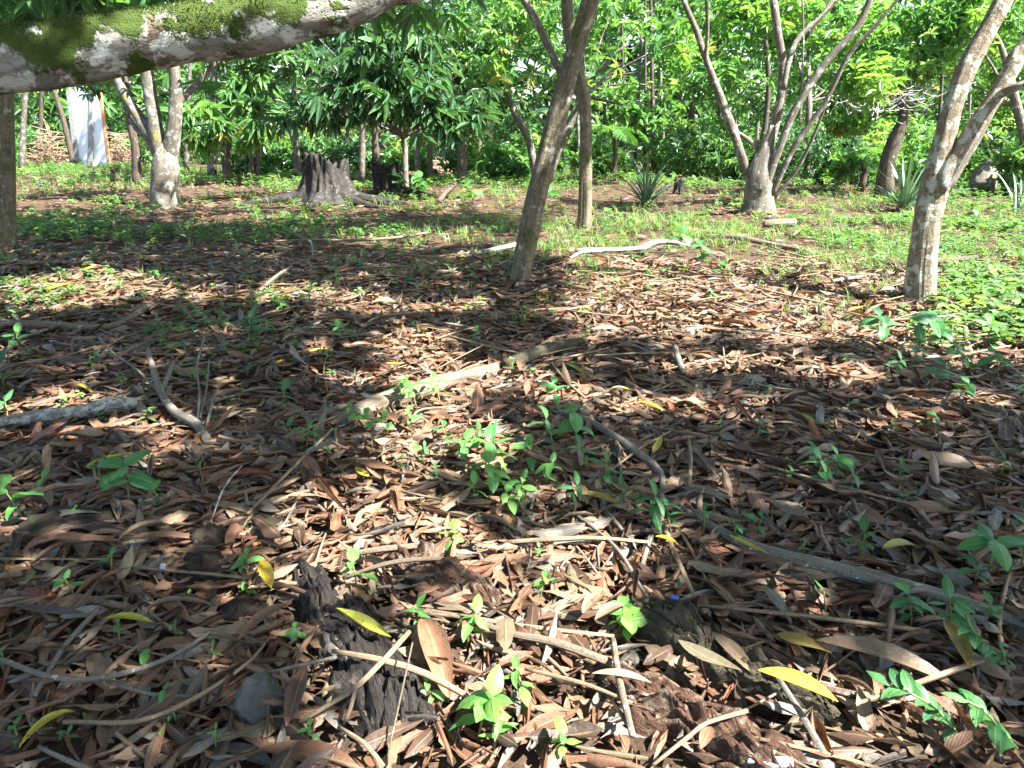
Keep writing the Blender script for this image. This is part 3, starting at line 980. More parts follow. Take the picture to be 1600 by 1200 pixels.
# big mossy bough; its tree stands out of the picture
t_moss = tree('mossy_bough_tree', (-4.9, 3.1, 0), 'thick mossy bough with white lichen reaching across the top corner')
pb = [(-4.85, 3.1, 1.15, .17)] + stem_px([(-330, 148, 112), (-160, 124, 106), (0, 95, 102), (120, 80, 98), (210, 64, 90), (330, 45, 88), (430, 32, 84), (520, 12, 74), (600, -22, 66), (690, -75, 58)], 2.9, .55)
pb = extend(pb, (.6, 3.9, 3.6), .06)
bough = tube_obj('bough', pb, M_BOUGH, t_moss, seg=56, step=.02, amp=.09, freq=4.5, seed=41, rough=.03)
bv, bq, bu = tube(pb, seg=56, step=.02, amp=.09, freq=4.5, seed=41, rough=.03)
bc = bv[bq].mean(1)
bn_ = np.cross(bv[bq[:, 1]] - bv[bq[:, 0]], bv[bq[:, 3]] - bv[bq[:, 0]])
bn_ /= np.linalg.norm(bn_, axis=1)[:, None] + 1e-9
ctr = smooth_line(pb, .02)[:, :3]
near_c = ctr[np.clip((np.arange(len(bc)) // 56) - 1, 0, len(ctr) - 1)]
bn_ = np.where((np.einsum('ij,ij->i', bn_, bc - near_c) > 0)[:, None], bn_, -bn_)
mk = bn_[:, 2] * .6 + .6 * fbm(bc * 5.0, 14, 3) > .16
bc, bn_ = bc[mk], bn_[mk]
ix = rng.integers(0, len(bc), 22000)
bp_ = bc[ix] + rng.normal(0, .006, (len(ix), 3)) * (1 - np.abs(bn_[ix]) * .7)
dirs = bn_[ix] + rng.normal(0, .55, (len(ix), 3))
dirs /= np.linalg.norm(dirs, axis=1)[:, None]
sx = np.cross(dirs, rng.normal(0, 1, (len(ix), 3)))
sx /= np.linalg.norm(sx, axis=1)[:, None]
Mm = np.stack([sx, dirs, np.cross(sx, dirs)], 2) * rng.uniform(.005, .012, len(ix))[:, None, None]
batch('moss', [leaf4(.45, .3, .3)], Mm, bp_, np.zeros(len(ix), int), np.clip(.5 + .5 * fbm(bp_ * 9, 3, 2) + rng.normal(0, .2, len(ix)), 0, 1), M_MOSS, bough, smooth=False)
tube_obj('trunk', [(-4.95, 3.1, -.1, .34), (-4.9, 3.1, .4, .27), (-4.9, 3.1, 1.1, .25), (-5.0, 3.15, 2.2, .22), (-5.1, 3.0, 3.6, .16), (-4.9, 2.8, 5.0, .08)], M_BOUGH, t_moss, seg=20, step=.1, amp=.06, seed=42, flare=.2)
lp = crown_pts([(P(120, -6, 5.2), (1.5, .6, .22)), (P(520, -40, 5.4), (1.3, .6, .26)), (P(20, 20, 5.6), (.6, .4, .25)), (P(330, -30, 5.0), (1.2, .5, .2))], 170, .2, 9)
crown_obj(lp, W_BIG, .20, M_MIDF, t_moss, hue=(.1, .9))
tube_obj('limb', [(-1.6, 4.5, 3.3, .02), (-1.5, 5.1, 2.55, .015), (-1.0, 5.4, 2.5, .012), (-.2, 5.5, 2.6, .008)], M_GREYB, t_moss, seg=6)
tube_obj('limb', [(-3.1, 3.4, 2.2, .04), (-3.2, 4.6, 2.9, .02), (-2.6, 5.3, 2.6, .012), (-1.9, 5.4, 2.5, .008)], M_GREYB, t_moss, seg=6)
CROWNS.append((t_moss, np.array([-3.0, 3.4, 5.4]), M_BOUGH, None))

# trees beside and behind the photographer that shade the foreground
t_side = tree('overhead_tree', (6.9, 2.6, 0), 'broad leafy tree beside the photographer shading the near litter')
tube_obj('trunk', [(6.9, 2.6, -.1, .26), (6.9, 2.6, .5, .2), (6.8, 2.55, 2.2, .17), (6.5, 2.4, 4.0, .12), (6.1, 2.2, 5.6, .05)], M_LEAN, t_side, seg=14, seed=50, flare=.2)
CROWNS.append((t_side, np.array([5.4, 2.2, 6.2]), M_LEAN, None))
t_back = tree('overhead_tree', (2.4, -3.4, 0), 'broad leafy tree behind the photographer shading the near litter')
tube_obj('trunk', [(2.4, -3.4, -.1, .28), (2.4, -3.4, .5, .22), (2.5, -3.2, 2.2, .18), (2.8, -2.6, 4.0, .12), (3.0, -1.8, 5.4, .05)], M_GREYB, t_back, seg=14, seed=51, flare=.2)
CROWNS.append((t_back, np.array([2.9, -1.2, 6.0]), M_GREYB, None))

# ------------------------------------------------------------------ canopy overhead: leaf whorls where the photograph has shade
N = 24000
gx_, gy_ = rng.uniform(-10, 11, N), rng.uniform(-.5, 15.5, N)
gp = np.stack([gx_, gy_, np.zeros(N)], 1)
qx, qy, _ = proj(gp)
# thin beyond the shaded strip, dense in it
dens = np.interp(qy, [318, 336, 352], [0.0, .35, 1.0])
dens *= np.where((qx > 860) & (qy < 540), .03, 1.0)
dens *= np.where(qx < -100, 1.0, np.where(qx > 1750, .6, 1.0))
h = 5.9 + 1.0 * fbm(gp * np.array([.6, .6, 0]), 60, 2) + rng.normal(0, .35, N)
h = np.clip(h, 4.9, 7.6)
near_lit = lit_mask(gp)
for k in range(6):
    near_lit |= lit_mask(gp + .16 * np.array([math.cos(k * 1.047), math.sin(k * 1.047), 0]))
near_lit |= fbm(gp * np.array([2.2, 2.2, 0]), 9, 2) > .84
ok = (rng.uniform(0, 1, N) < dens) & (~near_lit | (rng.uniform(0, 1, N) < .012))
top3 = gp[ok] + SUN[None] * (h[ok] / SUN[2])[:, None]
# keep every whorl out of the photograph's view
tx, ty, ta = proj(top3)
vis = (top3[:, 1] > 0) & (tx > -250) & (tx < 1850) & (ty > -90)
top3 = top3[~vis]
cen = np.array([c[1] for c in CROWNS])
own = np.argmin(np.linalg.norm((top3[:, None, :2] - cen[None, :, :2]), axis=2), axis=1)
for k, (tr, c, bm_, _) in enumerate(CROWNS):
    pts = top3[own == k]
    if len(pts) < 3:
        continue
    crown_obj(pts, W_BIG, .25, M_MIDF, tr, 'canopy', hue=(.1, .9))
    # boughs that carry it
    far = pts[rng.permutation(len(pts))[:7]]
    for j, e in enumerate(far):
        mid = (c + e) / 2 + np.array([0, 0, .25])
        tube_obj('limb', [(*(c - np.array([0, 0, .6])), .045), (*mid, .028), (*(e - np.array([0, 0, .02])), .010)], bm_, tr, seg=6, step=.4, seed=60 + j)

# ------------------------------------------------------------------ background trees
def bg_tree(name, label, trunk_rows, dist, mat, centers, n, temps, size, fmat, hue=(0, 1), seed=0, group=None, tilt=.3, limbs=4, top=None, hole=.15):
    base = G(trunk_rows[0][0], trunk_rows[0][1])
    sc_y = dist if dist else base[1]
    o = tree(name, (base[0], sc_y, 0), label, group)
    pts = stem_px(trunk_rows, sc_y)
    pts[0] = (pts[0][0], pts[0][1], min(pts[0][2], 0) - .05, pts[0][3])
    c0 = np.array(centers[0][0])
    if top is None:
        pts = extend(pts, tuple(c0 + np.array([0, 0, .3])), .02)
    tube_obj('trunk', pts, mat, o, seg=10, step=.2, amp=.08, seed=seed, flare=.15)
    for j in range(limbs):
        c, r = centers[j % len(centers)]
        st = np.array(pts[-3][:3]) if len(pts) > 3 else np.array(pts[-1][:3])
        e = np.array(c) + rng.uniform(-.8, .8, 3) * np.array(r)
        tube_obj('limb', [(*st, .035), (*((st + e) / 2 + np.array([0, 0, .1])), .022), (*e, .008)], mat, o, seg=6, step=.3, amp=.1, seed=seed + j)
    crown_obj(crown_pts(centers, n, hole, seed), temps, size, fmat, o, tilt=tilt, hue=hue)
    return o


bg_tree('broadleaf_tree', 'low tree with drooping whorls of long glossy leaves behind the big stump', [(634, 296, 10), (633, 250, 9), (630, 215, 8)], None, M_GREYB,
        [(P(575, 150, 17.2), (1.4, .8, .65)), (P(685, 160, 17.4), (1.15, .8, .8)), (P(465, 135, 17.0), (1.1, .8, .75)), (P(600, 85, 17.4), (2.0, 1.0, .7))], 560, W_BIG, .36, M_DARKF, (.25, 1), 101, limbs=14, tilt=.55, hole=.42)
bg_tree('broadleaf_tree', 'small bright tree with hanging leaf whorls between the pale tree and the stump', [(358, 290, 11), (357, 245, 9), (356, 200, 8)], None, M_DARKB,
        [(P(320, 185, 20.0), (.9, .7, .7)), (P(395, 175, 20.5), (.9, .7, .9)), (P(350, 120, 20.5), (1.3, .8, .7))], 270, W_BIG, .36, M_MIDF, (.3, 1), 103, limbs=9, tilt=.55, hole=.4)
bg_tree('broadleaf_tree', 'leafy tree with a pale slanting trunk behind the leaning trunk', [(850, 292, 16), (866, 248, 17), (882, 212, 16), (897, 180, 13), (915, 140, 10)], None, M_PALE,
        [(P(980, 90, 20.0), (2.1, 1.2, 1.3)), (P(760, 60, 20.5), (1.6, 1.0, 1.2)), (P(880, 30, 21), (2.0, 1.2, .9)), (P(1010, 165, 19.5), (.8, .6, .5))], 620, W_MID, .28, M_LIMEF, (.1, .95), 105, limbs=14, tilt=.6, hole=.35)
bg_tree('broadleaf_tree', 'bushy tree with two crooked dark stems beside the leaning trunk', [(838, 284, 10), (826, 218, 13), (804, 176, 12), (792, 130, 10), (780, 80, 8)], None, M_GREYB,
        [(P(740, 120, 22.5), (1.3, 1.0, 1.4)), (P(800, 60, 23), (1.4, .9, 1.2))], 360, W_MID, .26, M_MIDF, (.1, .9), 107, tilt=.6)
o_v = bg_tree('vine_tree', 'dark leaning trunk under a round crown hung with grey vine twigs', [(1384, 306, 30), (1384, 270, 24), (1393, 235, 23), (1404, 205, 20), (1412, 180, 15)], None, M_DARKB,
              [(P(1390, 115, 18.0), (1.25, .9, .75)), (P(1440, 70, 18.5), (1.3, .9, .8)), (P(1350, 60, 18.5), (.9, .8, .8)), (P(1330, 190, 18.0), (.55, .4, .3))], 900, W_SMALL, .16, M_LIMEF, (.2, .95), 109, tilt=.7)
bg_tree('broadleaf_tree', 'bright tree leaning in above the tilted cut log', [(1608, 306, 18), (1606, 240, 16), (1590, 170, 14)], 17.0, M_GREYB,
        [(P(1545, 60, 17.5), (1.2, .9, 1.0)), (P(1600, 140, 18), (.9, .8, .8)), (P(1480, 20, 18), (1.0, .8, .6))], 480, W_MID, .25, M_LIMEF, (.1, .9), 111, tilt=.6)
bg_tree('broadleaf_tree', 'dark thin-stemmed tree just beside the pale forked tree', [(215, 290, 15), (211, 225, 13), (203, 190, 12), (195, 120, 10)], None, M_DARKB,
        [(P(170, 90, 20.5), (1.5, 1.0, .9))], 200, W_MID, .28, M_MIDF, (.2, 1), 113, tilt=.5)
bg_tree('broadleaf_tree', 'dark-crowned tree closing the gap above the broken stump', [(722, 290, 17), (722, 240, 15), (722, 190, 13)], 21.5, M_DARKB,
        [(P(690, 90, 22.5), (1.8, 1.0, 1.5)), (P(500, 60, 22), (2.0, 1.0, 1.2)), (P(610, 30, 22), (1.8, 1.0, .8))], 480, W_MID, .30, M_DARKF, (0, .95), 115, tilt=.5, hole=.4)
bg_tree('broadleaf_tree', 'shaded round tree behind the many-stemmed tree', [(1085, 268, 12), (1082, 220, 11), (1080, 180, 9)], 27.0, M_DARKB,
        [(P(1085, 165, 27), (1.9, 1.2, 1.4)), (P(1180, 90, 27), (2.2, 1.2, 1.6)), (P(1050, 60, 28), (2.2, 1.2, 1.4))], 520, W_MID, .30, M_MIDF, (0, .9), 117, tilt=.5, hole=.4)
bg_tree('broadleaf_tree', 'leafy tree seen between the stems of the many-stemmed tree', [(1262, 276, 11), (1262, 220, 10), (1264, 160, 9)], 23.0, M_GREYB,
        [(P(1260, 90, 24), (1.6, 1.0, 1.5)), (P(1330, 40, 24), (1.5, 1.0, 1.1)), (P(1200, 30, 24), (1.5, 1.0, 1.0))], 460, W_MID, .28, M_LIMEF, (0, .9), 119, tilt=.5, hole=.35)
# vine twigs hanging under the round crown
vs = []
for k in range(95):
    a = P(random.gauss(1385, 42), random.gauss(152, 14), 17.1 + random.uniform(-.3, .5))
    dv = np.array([random.uniform(-.7, .7), random.uniform(-.2, .2), random.uniform(-.12, .3)])
    vs.append(tube([(*a, .007), (*(a + dv * .5 + np.array([0, 0, random.uniform(-.16, .05)])), .006), (*(a + dv), .003)], seg=4, step=.12, amp=0))
v, q, u = join(vs)
obj('vines', mesh('vines', v, q, u, .5, M_VINE), o_v)

# slender trunks in the wood
slender = [(463, 250, 9, 24), (563, 252, 9, 22), (586, 255, 10, 21.5), (652, 262, 8, 23), (672, 270, 7, 22), (746, 262, 7, 26), (765, 258, 5, 28), (945, 258, 5, 29), (978, 262, 5, 27), (992, 258, 6, 29), (1008, 262, 5, 27.5),
           (1022, 262, 7, 26), (1038, 256, 5, 30), (1128, 262, 6, 28), (1318, 268, 7, 26), (1365, 270, 6, 25), (1462, 262, 6, 27), (32, 266, 9, 26), (330, 268, 12, 24), (392, 274, 8, 22.5), (402, 276, 6, 22.5), (290, 262, 7, 28), (60, 268, 7, 33), (545, 256, 5, 27), (1510, 262, 5, 28), (905, 262, 5, 28)]
near_to = ['beside the bright leaf whorls', 'just behind the big stump', 'thicker of the pair behind the big stump', 'behind the broken stump', 'leaning right behind the broken stump', 'beside the dark vine-wrapped trunk', 'thinnest beside the dark vine-wrapped trunk',
           'right of the upright tan trunk', 'in the dark thicket of poles', 'palest in the dark thicket of poles', 'upright in the dark thicket of poles', 'slanting in the dark thicket of poles', 'last in the dark thicket of poles',
           'left of the many-stemmed tree', 'right of the many-stemmed tree', 'left of the vine-hung tree', 'between the vine-hung and forked trees', 'beside the dark smooth edge trunk', 'leaning with a swollen foot right of the pale tree',
           'of a pair near the bright whorls', 'thinner of a pair near the bright whorls', 'far behind the pale tree', 'just left of the pale blue panels', 'between the stump and bright whorls', 'near the tilted cut log', 'behind the upright tan trunk']
for k, (x, y, wd, dist) in enumerate(slender):
    b0 = P(x, y, dist)
    lean = random.uniform(-16, 16)
    rows = [(x, 0, wd * 1.15), (x + lean * .3, y - 60, wd), (x + lean * .6, y - 130, wd * .9), (x + lean, 20, wd * .8), (x + lean * 1.3, -60, wd * .7)]
    o = tree('slender_tree', (b0[0], dist, 0), 'slender far trunk ' + near_to[k], 'slender trunks along the edge of the wood')
    pts = stem_px(rows, dist)
    pts[0] = (b0[0], dist, -.05, pts[1][3] * 1.3)
    tube_obj('trunk', pts, M_PALE if k % 4 == 1 else (M_GREYB if k % 3 == 0 else M_DARKB), o, seg=7, step=.4, amp=.08, seed=k + 130)
    c = np.array(pts[-1][:3])
    crown_obj(crown_pts([(c + np.array([0, 0, .6]), (1.5, 1.2, 1.2))], 70, .1, k), W_MID, .34, M_MIDF if k % 2 else M_DARKF, o, tilt=.5)

# shrubs along the edge of the wood
shr = [(-40, 262, 31, 1.6, 1.0), (30, 240, 33, 1.3, 1.0), (260, 245, 31, 1.2, .8), (330, 240, 33, 1.6, .9), (430, 262, 27, 1.2, .7), (500, 255, 30, 1.8, 1.0), (600, 258, 27, 1.2, .7), (690, 262, 30, 1.2, .6), (775, 276, 23, .9, .6),
       (790, 235, 30, 1.3, 1.2), (945, 248, 24, .9, .7), (985, 262, 28, 1.4, .8), (1060, 262, 26, 1.3, .9), (1095, 235, 24, 1.1, .9), (1150, 268, 23, 1.0, .8), (1265, 262, 22, 1.5, .9), (1310, 235, 24, 1.4, 1.0), (1345, 272, 20, .8, .5), (1455, 262, 21, .9, .8),
       (1500, 215, 22, 1.2, 1.1), (1570, 235, 20, 1.2, 1.2), (1610, 270, 17, .7, .7), (880, 262, 30, 1.2, .8), (1200, 225, 28, 1.6, 1.2), (1400, 235, 25, 1.6, 1.1), (385, 268, 24.5, .9, .6), (450, 258, 26, 1.0, .7), (560, 262, 25, .9, .6), (650, 268, 24.5, .8, .55), (735, 272, 24, .9, .7), (825, 264, 26, 1.0, .8)]
words_s = ['at the edge beyond the dark trunk', 'behind the pale blue panels', 'behind the pale forked tree', 'below the bright leaf whorls', 'left of the big stump', 'beyond the big stump', 'behind the broken stump', 'beside the brown brush heap', 'right of the vine-wrapped trunk',
           'below the crooked dark stems', 'right of the upright tan trunk', 'under the thicket of poles', 'behind the burnt stub', 'beyond the burnt stub', 'against the many-stemmed tree', 'right of the many-stemmed tree', 'between the many-stemmed and vine-hung trees', 'at the foot of the vine-hung tree', 'behind the spiky plant by the forked trunk',
           'behind the forked trunk', 'above the tilted cut log', 'beside the tilted cut log', 'behind the leaning trunk', 'far behind the many-stemmed tree', 'behind the vine-hung trunk', 'round the paired thin trunks', 'low left of the big stump', 'between the trunks behind the big stump', 'round the trunk behind the broken stump', 'round the dark vine-wrapped trunk', 'below the pale slanting trunk']
for k, (x, y, dist, rx, rz) in enumerate(shr):
    b0 = P(x, y, dist)
    o = empty('shrub', (b0[0], dist, 0))
    tag(o, ('bright' if k % 3 else 'dusky') + ' green shrub ' + words_s[k], 'shrub', 'shrubs along the edge of the wood')
    c = np.array([b0[0], dist, rz * .75])
    q = crown_pts([(c, (rx, rx * .7, rz)), (c + np.array([rx * .6, -.2, -.2 * rz]), (rx * .6, rx * .5, rz * .7))], int(150 + 110 * rx), .1, k + 3)
    q = q[q[:, 2] > .03]
    crown_obj(q, W_SMALL if k % 2 else W_MID, .20 if k % 2 else .24, (M_LIMEF, M_MIDF, M_MIDF, M_DARKF)[k % 4], o, 'foliage', tilt=.6, hue=(.1, .95))
    for j in range(3):
        e = c + np.array([random.uniform(-.5, .5) * rx, 0, random.uniform(-.1, .4) * rz])
        tube_obj('stem', [(b0[0] + .06 * j, dist, -.03, .022), (*((c + e) / 2 - np.array([0, 0, rz * .35])), .016), (*e, .006)], M_DARKB, o, seg=5, step=.3)

# far wood as one mass, leaf colours darkened to stand for shaded gaps
m = 9200
q = np.stack([rng.uniform(-42, 42, m), rng.uniform(33, 46, m), 11 * rng.uniform(0, 1, m) ** 1.1], 1)
q = q[fbm(q * .35, 21, 3) > -.35]
s = rng.uniform(.35, .7, len(q))
big = .8 * fbm(q * .3, 33, 2)
tag(batch('forest', W_MID, rots(len(q), rng.normal(0, .5, len(q)), roll=rng.normal(0, .5, len(q))) * s[:, None, None], q, rng.integers(0, 6, len(q)), np.clip(.4 + .4 * big + rng.normal(0, .2, len(q)), 0, .9), M_MIDF, smooth=False),
    'far green wood closing off the grove', 'forest', kind='stuff')
m = 3700
q = np.stack([rng.uniform(-70, 70, m), rng.uniform(50, 64, m), 20 * rng.uniform(0, 1, m) ** 1.2], 1)
s = rng.uniform(1.0, 1.8, m)
tag(batch('forest', W_MID, rots(m, rng.normal(0, .5, m), roll=rng.normal(0, .5, m)) * s[:, None, None], q, rng.integers(0, 6, m), rng.uniform(0, .7, m), M_DARKF, smooth=False),  # dark leaf colour stands in for shade deep between the crowns
    'dark back of the far green wood', 'forest', kind='stuff')


# ------------------------------------------------------------------ palms
def frond(L, nl, droop, lw=.035, ll=.38):
    ps = []
    pts = []
    for k in range(9):
        t = k / 8
        pts.append((0, L * t * (1 - .15 * droop * t), L * (.55 * t - droop * t * t), .014 * (1 - .85 * t) + .002))
    ps.append(tube(pts, seg=4, step=.3, amp=0))
    A = np.array(pts)
    for k in range(nl):
        t = .15 + .83 * k / nl
        c = np.array([np.interp(t * 8, range(9), A[:, i]) for i in range(3)])
        for sg in (-1, 1):
            ln = ll * L * (math.sin(math.pi * (t * .85 + .12)) ** .6)
            ps.append(xf(leaf4(lw / ll * .9 / max(L, .5), .2, .35), rotm(-.15, 0, sg * -1.0 + random.uniform(-.1, .1)), c, ln))
    return join(ps)


def palm(label, x, ybase, dist, height_px, nf, L, mat, hue, name='palm'):
    b0 = P(x, ybase, dist)
    o = empty(name, (b0[0], dist, 0))
    tag(o, label, 'palm', 'palms among the broad-leaved trees')
    topp = P(x, height_px, dist)
    tube_obj('trunk', [(b0[0], dist, -.05, .10), (b0[0] + .05, dist, topp[2] * .5, .07), (*topp, .06)], M_DARKB, o, seg=8, step=.3)
    for k in range(nf):
        v, q, u = frond(L * random.uniform(.8, 1.1), 16, random.uniform(.55, 1.0))
        fo = obj('frond', mesh('frond', v, q, u, hue + random.uniform(-.15, .15), mat, False), o)
        fo.matrix_parent_inverse = Matrix.Identity(4)
        fo.location = (topp[0] - b0[0], 0, topp[2])
        fo.rotation_euler = (random.uniform(-.2, .25), 0, k * 2.4 + random.uniform(-.3, .3))


palm('small palm with yellow-green arching fronds right of the upright tan trunk', 958, 262, 22.0, 205, 8, 1.0, M_LIMEF, .6)
palm('tall palm whose fronds hang over the many-stemmed tree', 1185, 264, 23.0, -25, 12, 2.2, M_DARKF, .7)
palm('thin palm with feathery fronds above the bright leaf whorls', 352, 272, 23.5, 140, 9, 1.3, M_MIDF, .6)
palm('low palm frond cluster in front of the vine-hung tree', 1345, 290, 19.5, 240, 6, .8, M_LIMEF, .5)

# ------------------------------------------------------------------ panels, brush heaps
o = empty('panel_structure', P(135, 262, 30))
tag(o, 'pale blue-grey sheet panels with rusty edge standing upright behind the pale tree', 'panels')


def slab(pxs, dist, th, mat, name, parent):
    f = [P(x, y, dist) for x, y in pxs]
    for p_ in f:
        p_[2] = max(p_[2], -.05)
    V = np.array(f + [p_ + np.array([0, th, 0]) for p_ in f])
    n_ = len(f)
    Q = [tuple(range(n_)), tuple(range(2 * n_ - 1, n_ - 1, -1))] + [(i, i + n_, (i + 1) % n_ + n_, (i + 1) % n_) for i in range(n_)]
    me = bpy.data.meshes.new(name)
    me.from_pydata([tuple(map(float, p_)) for p_ in V], [], Q)
    me.materials.append(mat)
    return obj(name, me, parent)


slab([(103, 100), (139, 100), (137, 263), (124, 263)], 30.0, .06, M_PANEL, 'panel', o)
pan = slab([(145, 100), (149, 100), (168, 259), (144, 262)], 30.1, .06, M_PANEL, 'panel', o)
slab([(149.3, 100), (152, 100), (172, 259), (168.3, 259)], 30.08, .10, M_RUST, 'rusty_edge', pan)
slab([(98, 100), (103.6, 100), (125.6, 263), (117, 263)], 29.95, .12, M_POST, 'post', o)
slab([(139.5, 100), (144.5, 100), (143.5, 263), (137.5, 263)], 29.95, .12, M_POST, 'post', o)
tube_obj('post', stem_px([(115, 264, 9), (108, 225, 8), (97, 180, 8), (84, 140, 7), (74, 100, 7)], 29.6), M_DARKB, o, seg=8, step=.3)


def brush_heap(label, cx, cy, rx, ry, dist, n_, seed):
    ps = []
    r_ = random.Random(seed)
    for k in range(n_):
        a = r_.uniform(0, math.pi)
        rr_ = r_.uniform(0, 1) ** .5
        c = P(cx + rx * rr_ * math.cos(a) * .8, cy, dist + r_.uniform(-.5, .5))
        c[2] = max(.05, (1 - rr_ * abs(math.cos(a))) * r_.uniform(.1, 1) * ry * 2 * dist / FPX)
        dv = np.array([r_.gauss(0, .7), r_.gauss(0, .35), r_.gauss(.05, .25)])
        ps.append(tube([(*(c - dv * .5), .014), (*(c + np.array([0, 0, r_.uniform(-.05, .12)])), .011), (*(c + dv * .5), .005)], seg=4, step=.4, amp=0))
    v, q, u = join(ps)
    tag(obj('brush_heap', mesh('brush_heap', v, q, u, .5, M_BRUSH)), label, 'brush heap', kind='stuff')


brush_heap('heap of reddish brown dead branches left of the pale blue panels', 75, 215, 50, 30, 31.5, 170, 1)
brush_heap('heap of brown dead branches right of the pale blue panels', 185, 225, 28, 24, 31.5, 110, 2)
brush_heap('low brown heap of dead branches near the vine-wrapped trunk', 690, 255, 28, 10, 26, 90, 3)


# ------------------------------------------------------------------ stumps
def stump(name, label, px, py, top_w, base_w, h_px, mat, seed, butt=((0.4, .6), (2.6, .5), (4.5, .8)), jag=.25, lean=(0, 0), parts=True):
    g = G(px, py)
    k_ = axial(g) / FPX
    h_, rt, rb = h_px * k_, top_w * k_ / 2, base_w * k_ / 2
    nth, nz = 90, 18
    th = np.linspace(0, 2 * np.pi, nth, endpoint=False)
    o = empty(name, (g[0], g[1], 0))
    tag(o, label, 'stump')
    top_h = h_ * (1 - jag * (.5 + .5 * vnoise(np.stack([np.cos(th) * 1.6, np.sin(th) * 1.6, th * 0], 1) + seed, seed)) - jag * .35 * np.abs(vnoise(np.stack([np.cos(th) * 6, np.sin(th) * 6, th * 0], 1), seed + 1)))
    bt = sum(a * np.maximum(np.cos(th - c), 0) ** 8 for c, a in butt)
    V = []
    for j in range(nz + 1):
        t = j / nz
        fl = (1 - t) ** 3.2
        r_ = rt + (rb - rt) * fl * (.45 + bt * .75) + rt * .06 * np.sin(9 * th + seed) * (1 - .3 * t)
        r_ = r_ * (1 + .16 * vnoise(np.stack([np.cos(th) * 5, np.sin(th) * 5, np.full(nth, t * 1.2)], 1), seed + 3) + .10 * vnoise(np.stack([np.cos(th) * 11, np.sin(th) * 11, np.full(nth, t * 2.0)], 1), seed + 4))
        zz = top_h * t - .06 * (t == 0)
        V.append(np.stack([g[0] + r_ * np.cos(th) + lean[0] * t * h_, g[1] + r_ * np.sin(th) + lean[1] * t * h_, zz], 1))
    for f, dz in ((.82, -.04), (.6, -.22), (.1, -.30)):
        e = V[nz].copy()
        cen = e.mean(0)
        e[:, :2] = cen[:2] + (e[:, :2] - cen[:2]) * f
        e[:, 2] += dz * h_
        V.append(e)
    nr = len(V)
    V = np.concatenate(V)
    Q = np.array([(j * nth + i, j * nth + (i + 1) % nth, (j + 1) * nth + (i + 1) % nth, (j + 1) * nth + i) for j in range(nr - 1) for i in range(nth)])
    U = np.stack([np.tile(th / 6.283, nr), np.repeat(np.arange(nr) * h_ / nz, nth)], 1)
    obj('body', mesh('body', V, Q, U, .5, mat), o)
    if parts:
        for c, a in butt:
            L_ = rb * (1.1 + a * .6)
            st = np.array([g[0] + math.cos(c) * rb * .6, g[1] + math.sin(c) * rb * .6])
            en = np.array([g[0] + math.cos(c) * (rb * .7 + L_), g[1] + math.sin(c) * (rb * .7 + L_)])
            tube_obj('root', [(*st, h_ * .12, rt * .30), (*((st + en) / 2), .05, rt * .2), (*en, -.02, rt * .07)], mat, o, seg=8, step=.1, amp=.15, seed=seed)
    return o


stump('tree_stump', 'big weathered stump with flaring roots and jagged hollow top', 512, 315, 66, 124, 84, M_STUMP, 5, ((-.35, 1.25), (3.5, .7), (4.7, .7), (1.8, .5), (5.5, .7)), .42)
stump('tree_stump', 'narrow broken stump with splintered top right of the big stump', 606, 303, 38, 60, 60, M_STUMP, 9, ((0.2, .5), (4.2, .6)), .45)
stump('tree_stump', 'small dark knobbly stump left of the pale forked tree', 181, 284, 9, 22, 28, M_DARKB, 12, ((0.1, .6), (3.1, .6)), .5)
stump('tree_stump', 'small burnt stub behind the spiky rosette', 1060, 302, 14, 20, 36, M_CHAR, 14, ((0.3, .4), (4.2, .5)), .6)
stump('tree_stump', 'charred knee-high stub rising at the foot of the many-stemmed tree', 1166, 336, 16, 34, 20, M_CHAR, 15, ((0.1, .6), (3.1, .9)), .5)

# tilted cut log
a, b = G(1525, 305), P(1548, 262, 16.9)
o = empty('cut_log', (a[0], a[1], 0))
tag(o, 'thick grey cut log lying tilted among dark shrubs', 'log')
tube_obj('body', [(a[0] - .05, a[1] - .25, .10, .24), (a[0] + .12, a[1], .32, .28), (a[0] + .38, a[1] + .2, .58, .24)], M_PALE, o, seg=18, step=.08, amp=.14, seed=4, rough=.08)


# ------------------------------------------------------------------ fallen logs, branches and sticks
def fallen(name, label, rows, mat, cat, group=None, sink=.3, branches=(), seg=10, seed=0, amp=.08, rough=.0, step=.06, flat=1.0, lobes=None):
    pts = ground_px(rows, sink)
    base = pts[len(pts) // 2]
    o = empty(name, (base[0], base[1], 0))
    tag(o, label, cat, group)

    def one(nm, pp, sg, par=None):
        v, q, u = tube(pp, seg=sg, step=step, amp=amp, seed=seed, freq=5, rough=rough, lobes=lobes)
        if flat != 1.0:
            zc = np.mean([r[2] for r in pp])
            v[:, 2] = zc + (v[:, 2] - zc) * flat
        return obj(nm, mesh(nm, v, q, u, .5, mat), par or o)
    body = one('body', pts, seg)
    for br in branches:
        one('side_branch', ground_px(br, sink), 6, body)
    return o


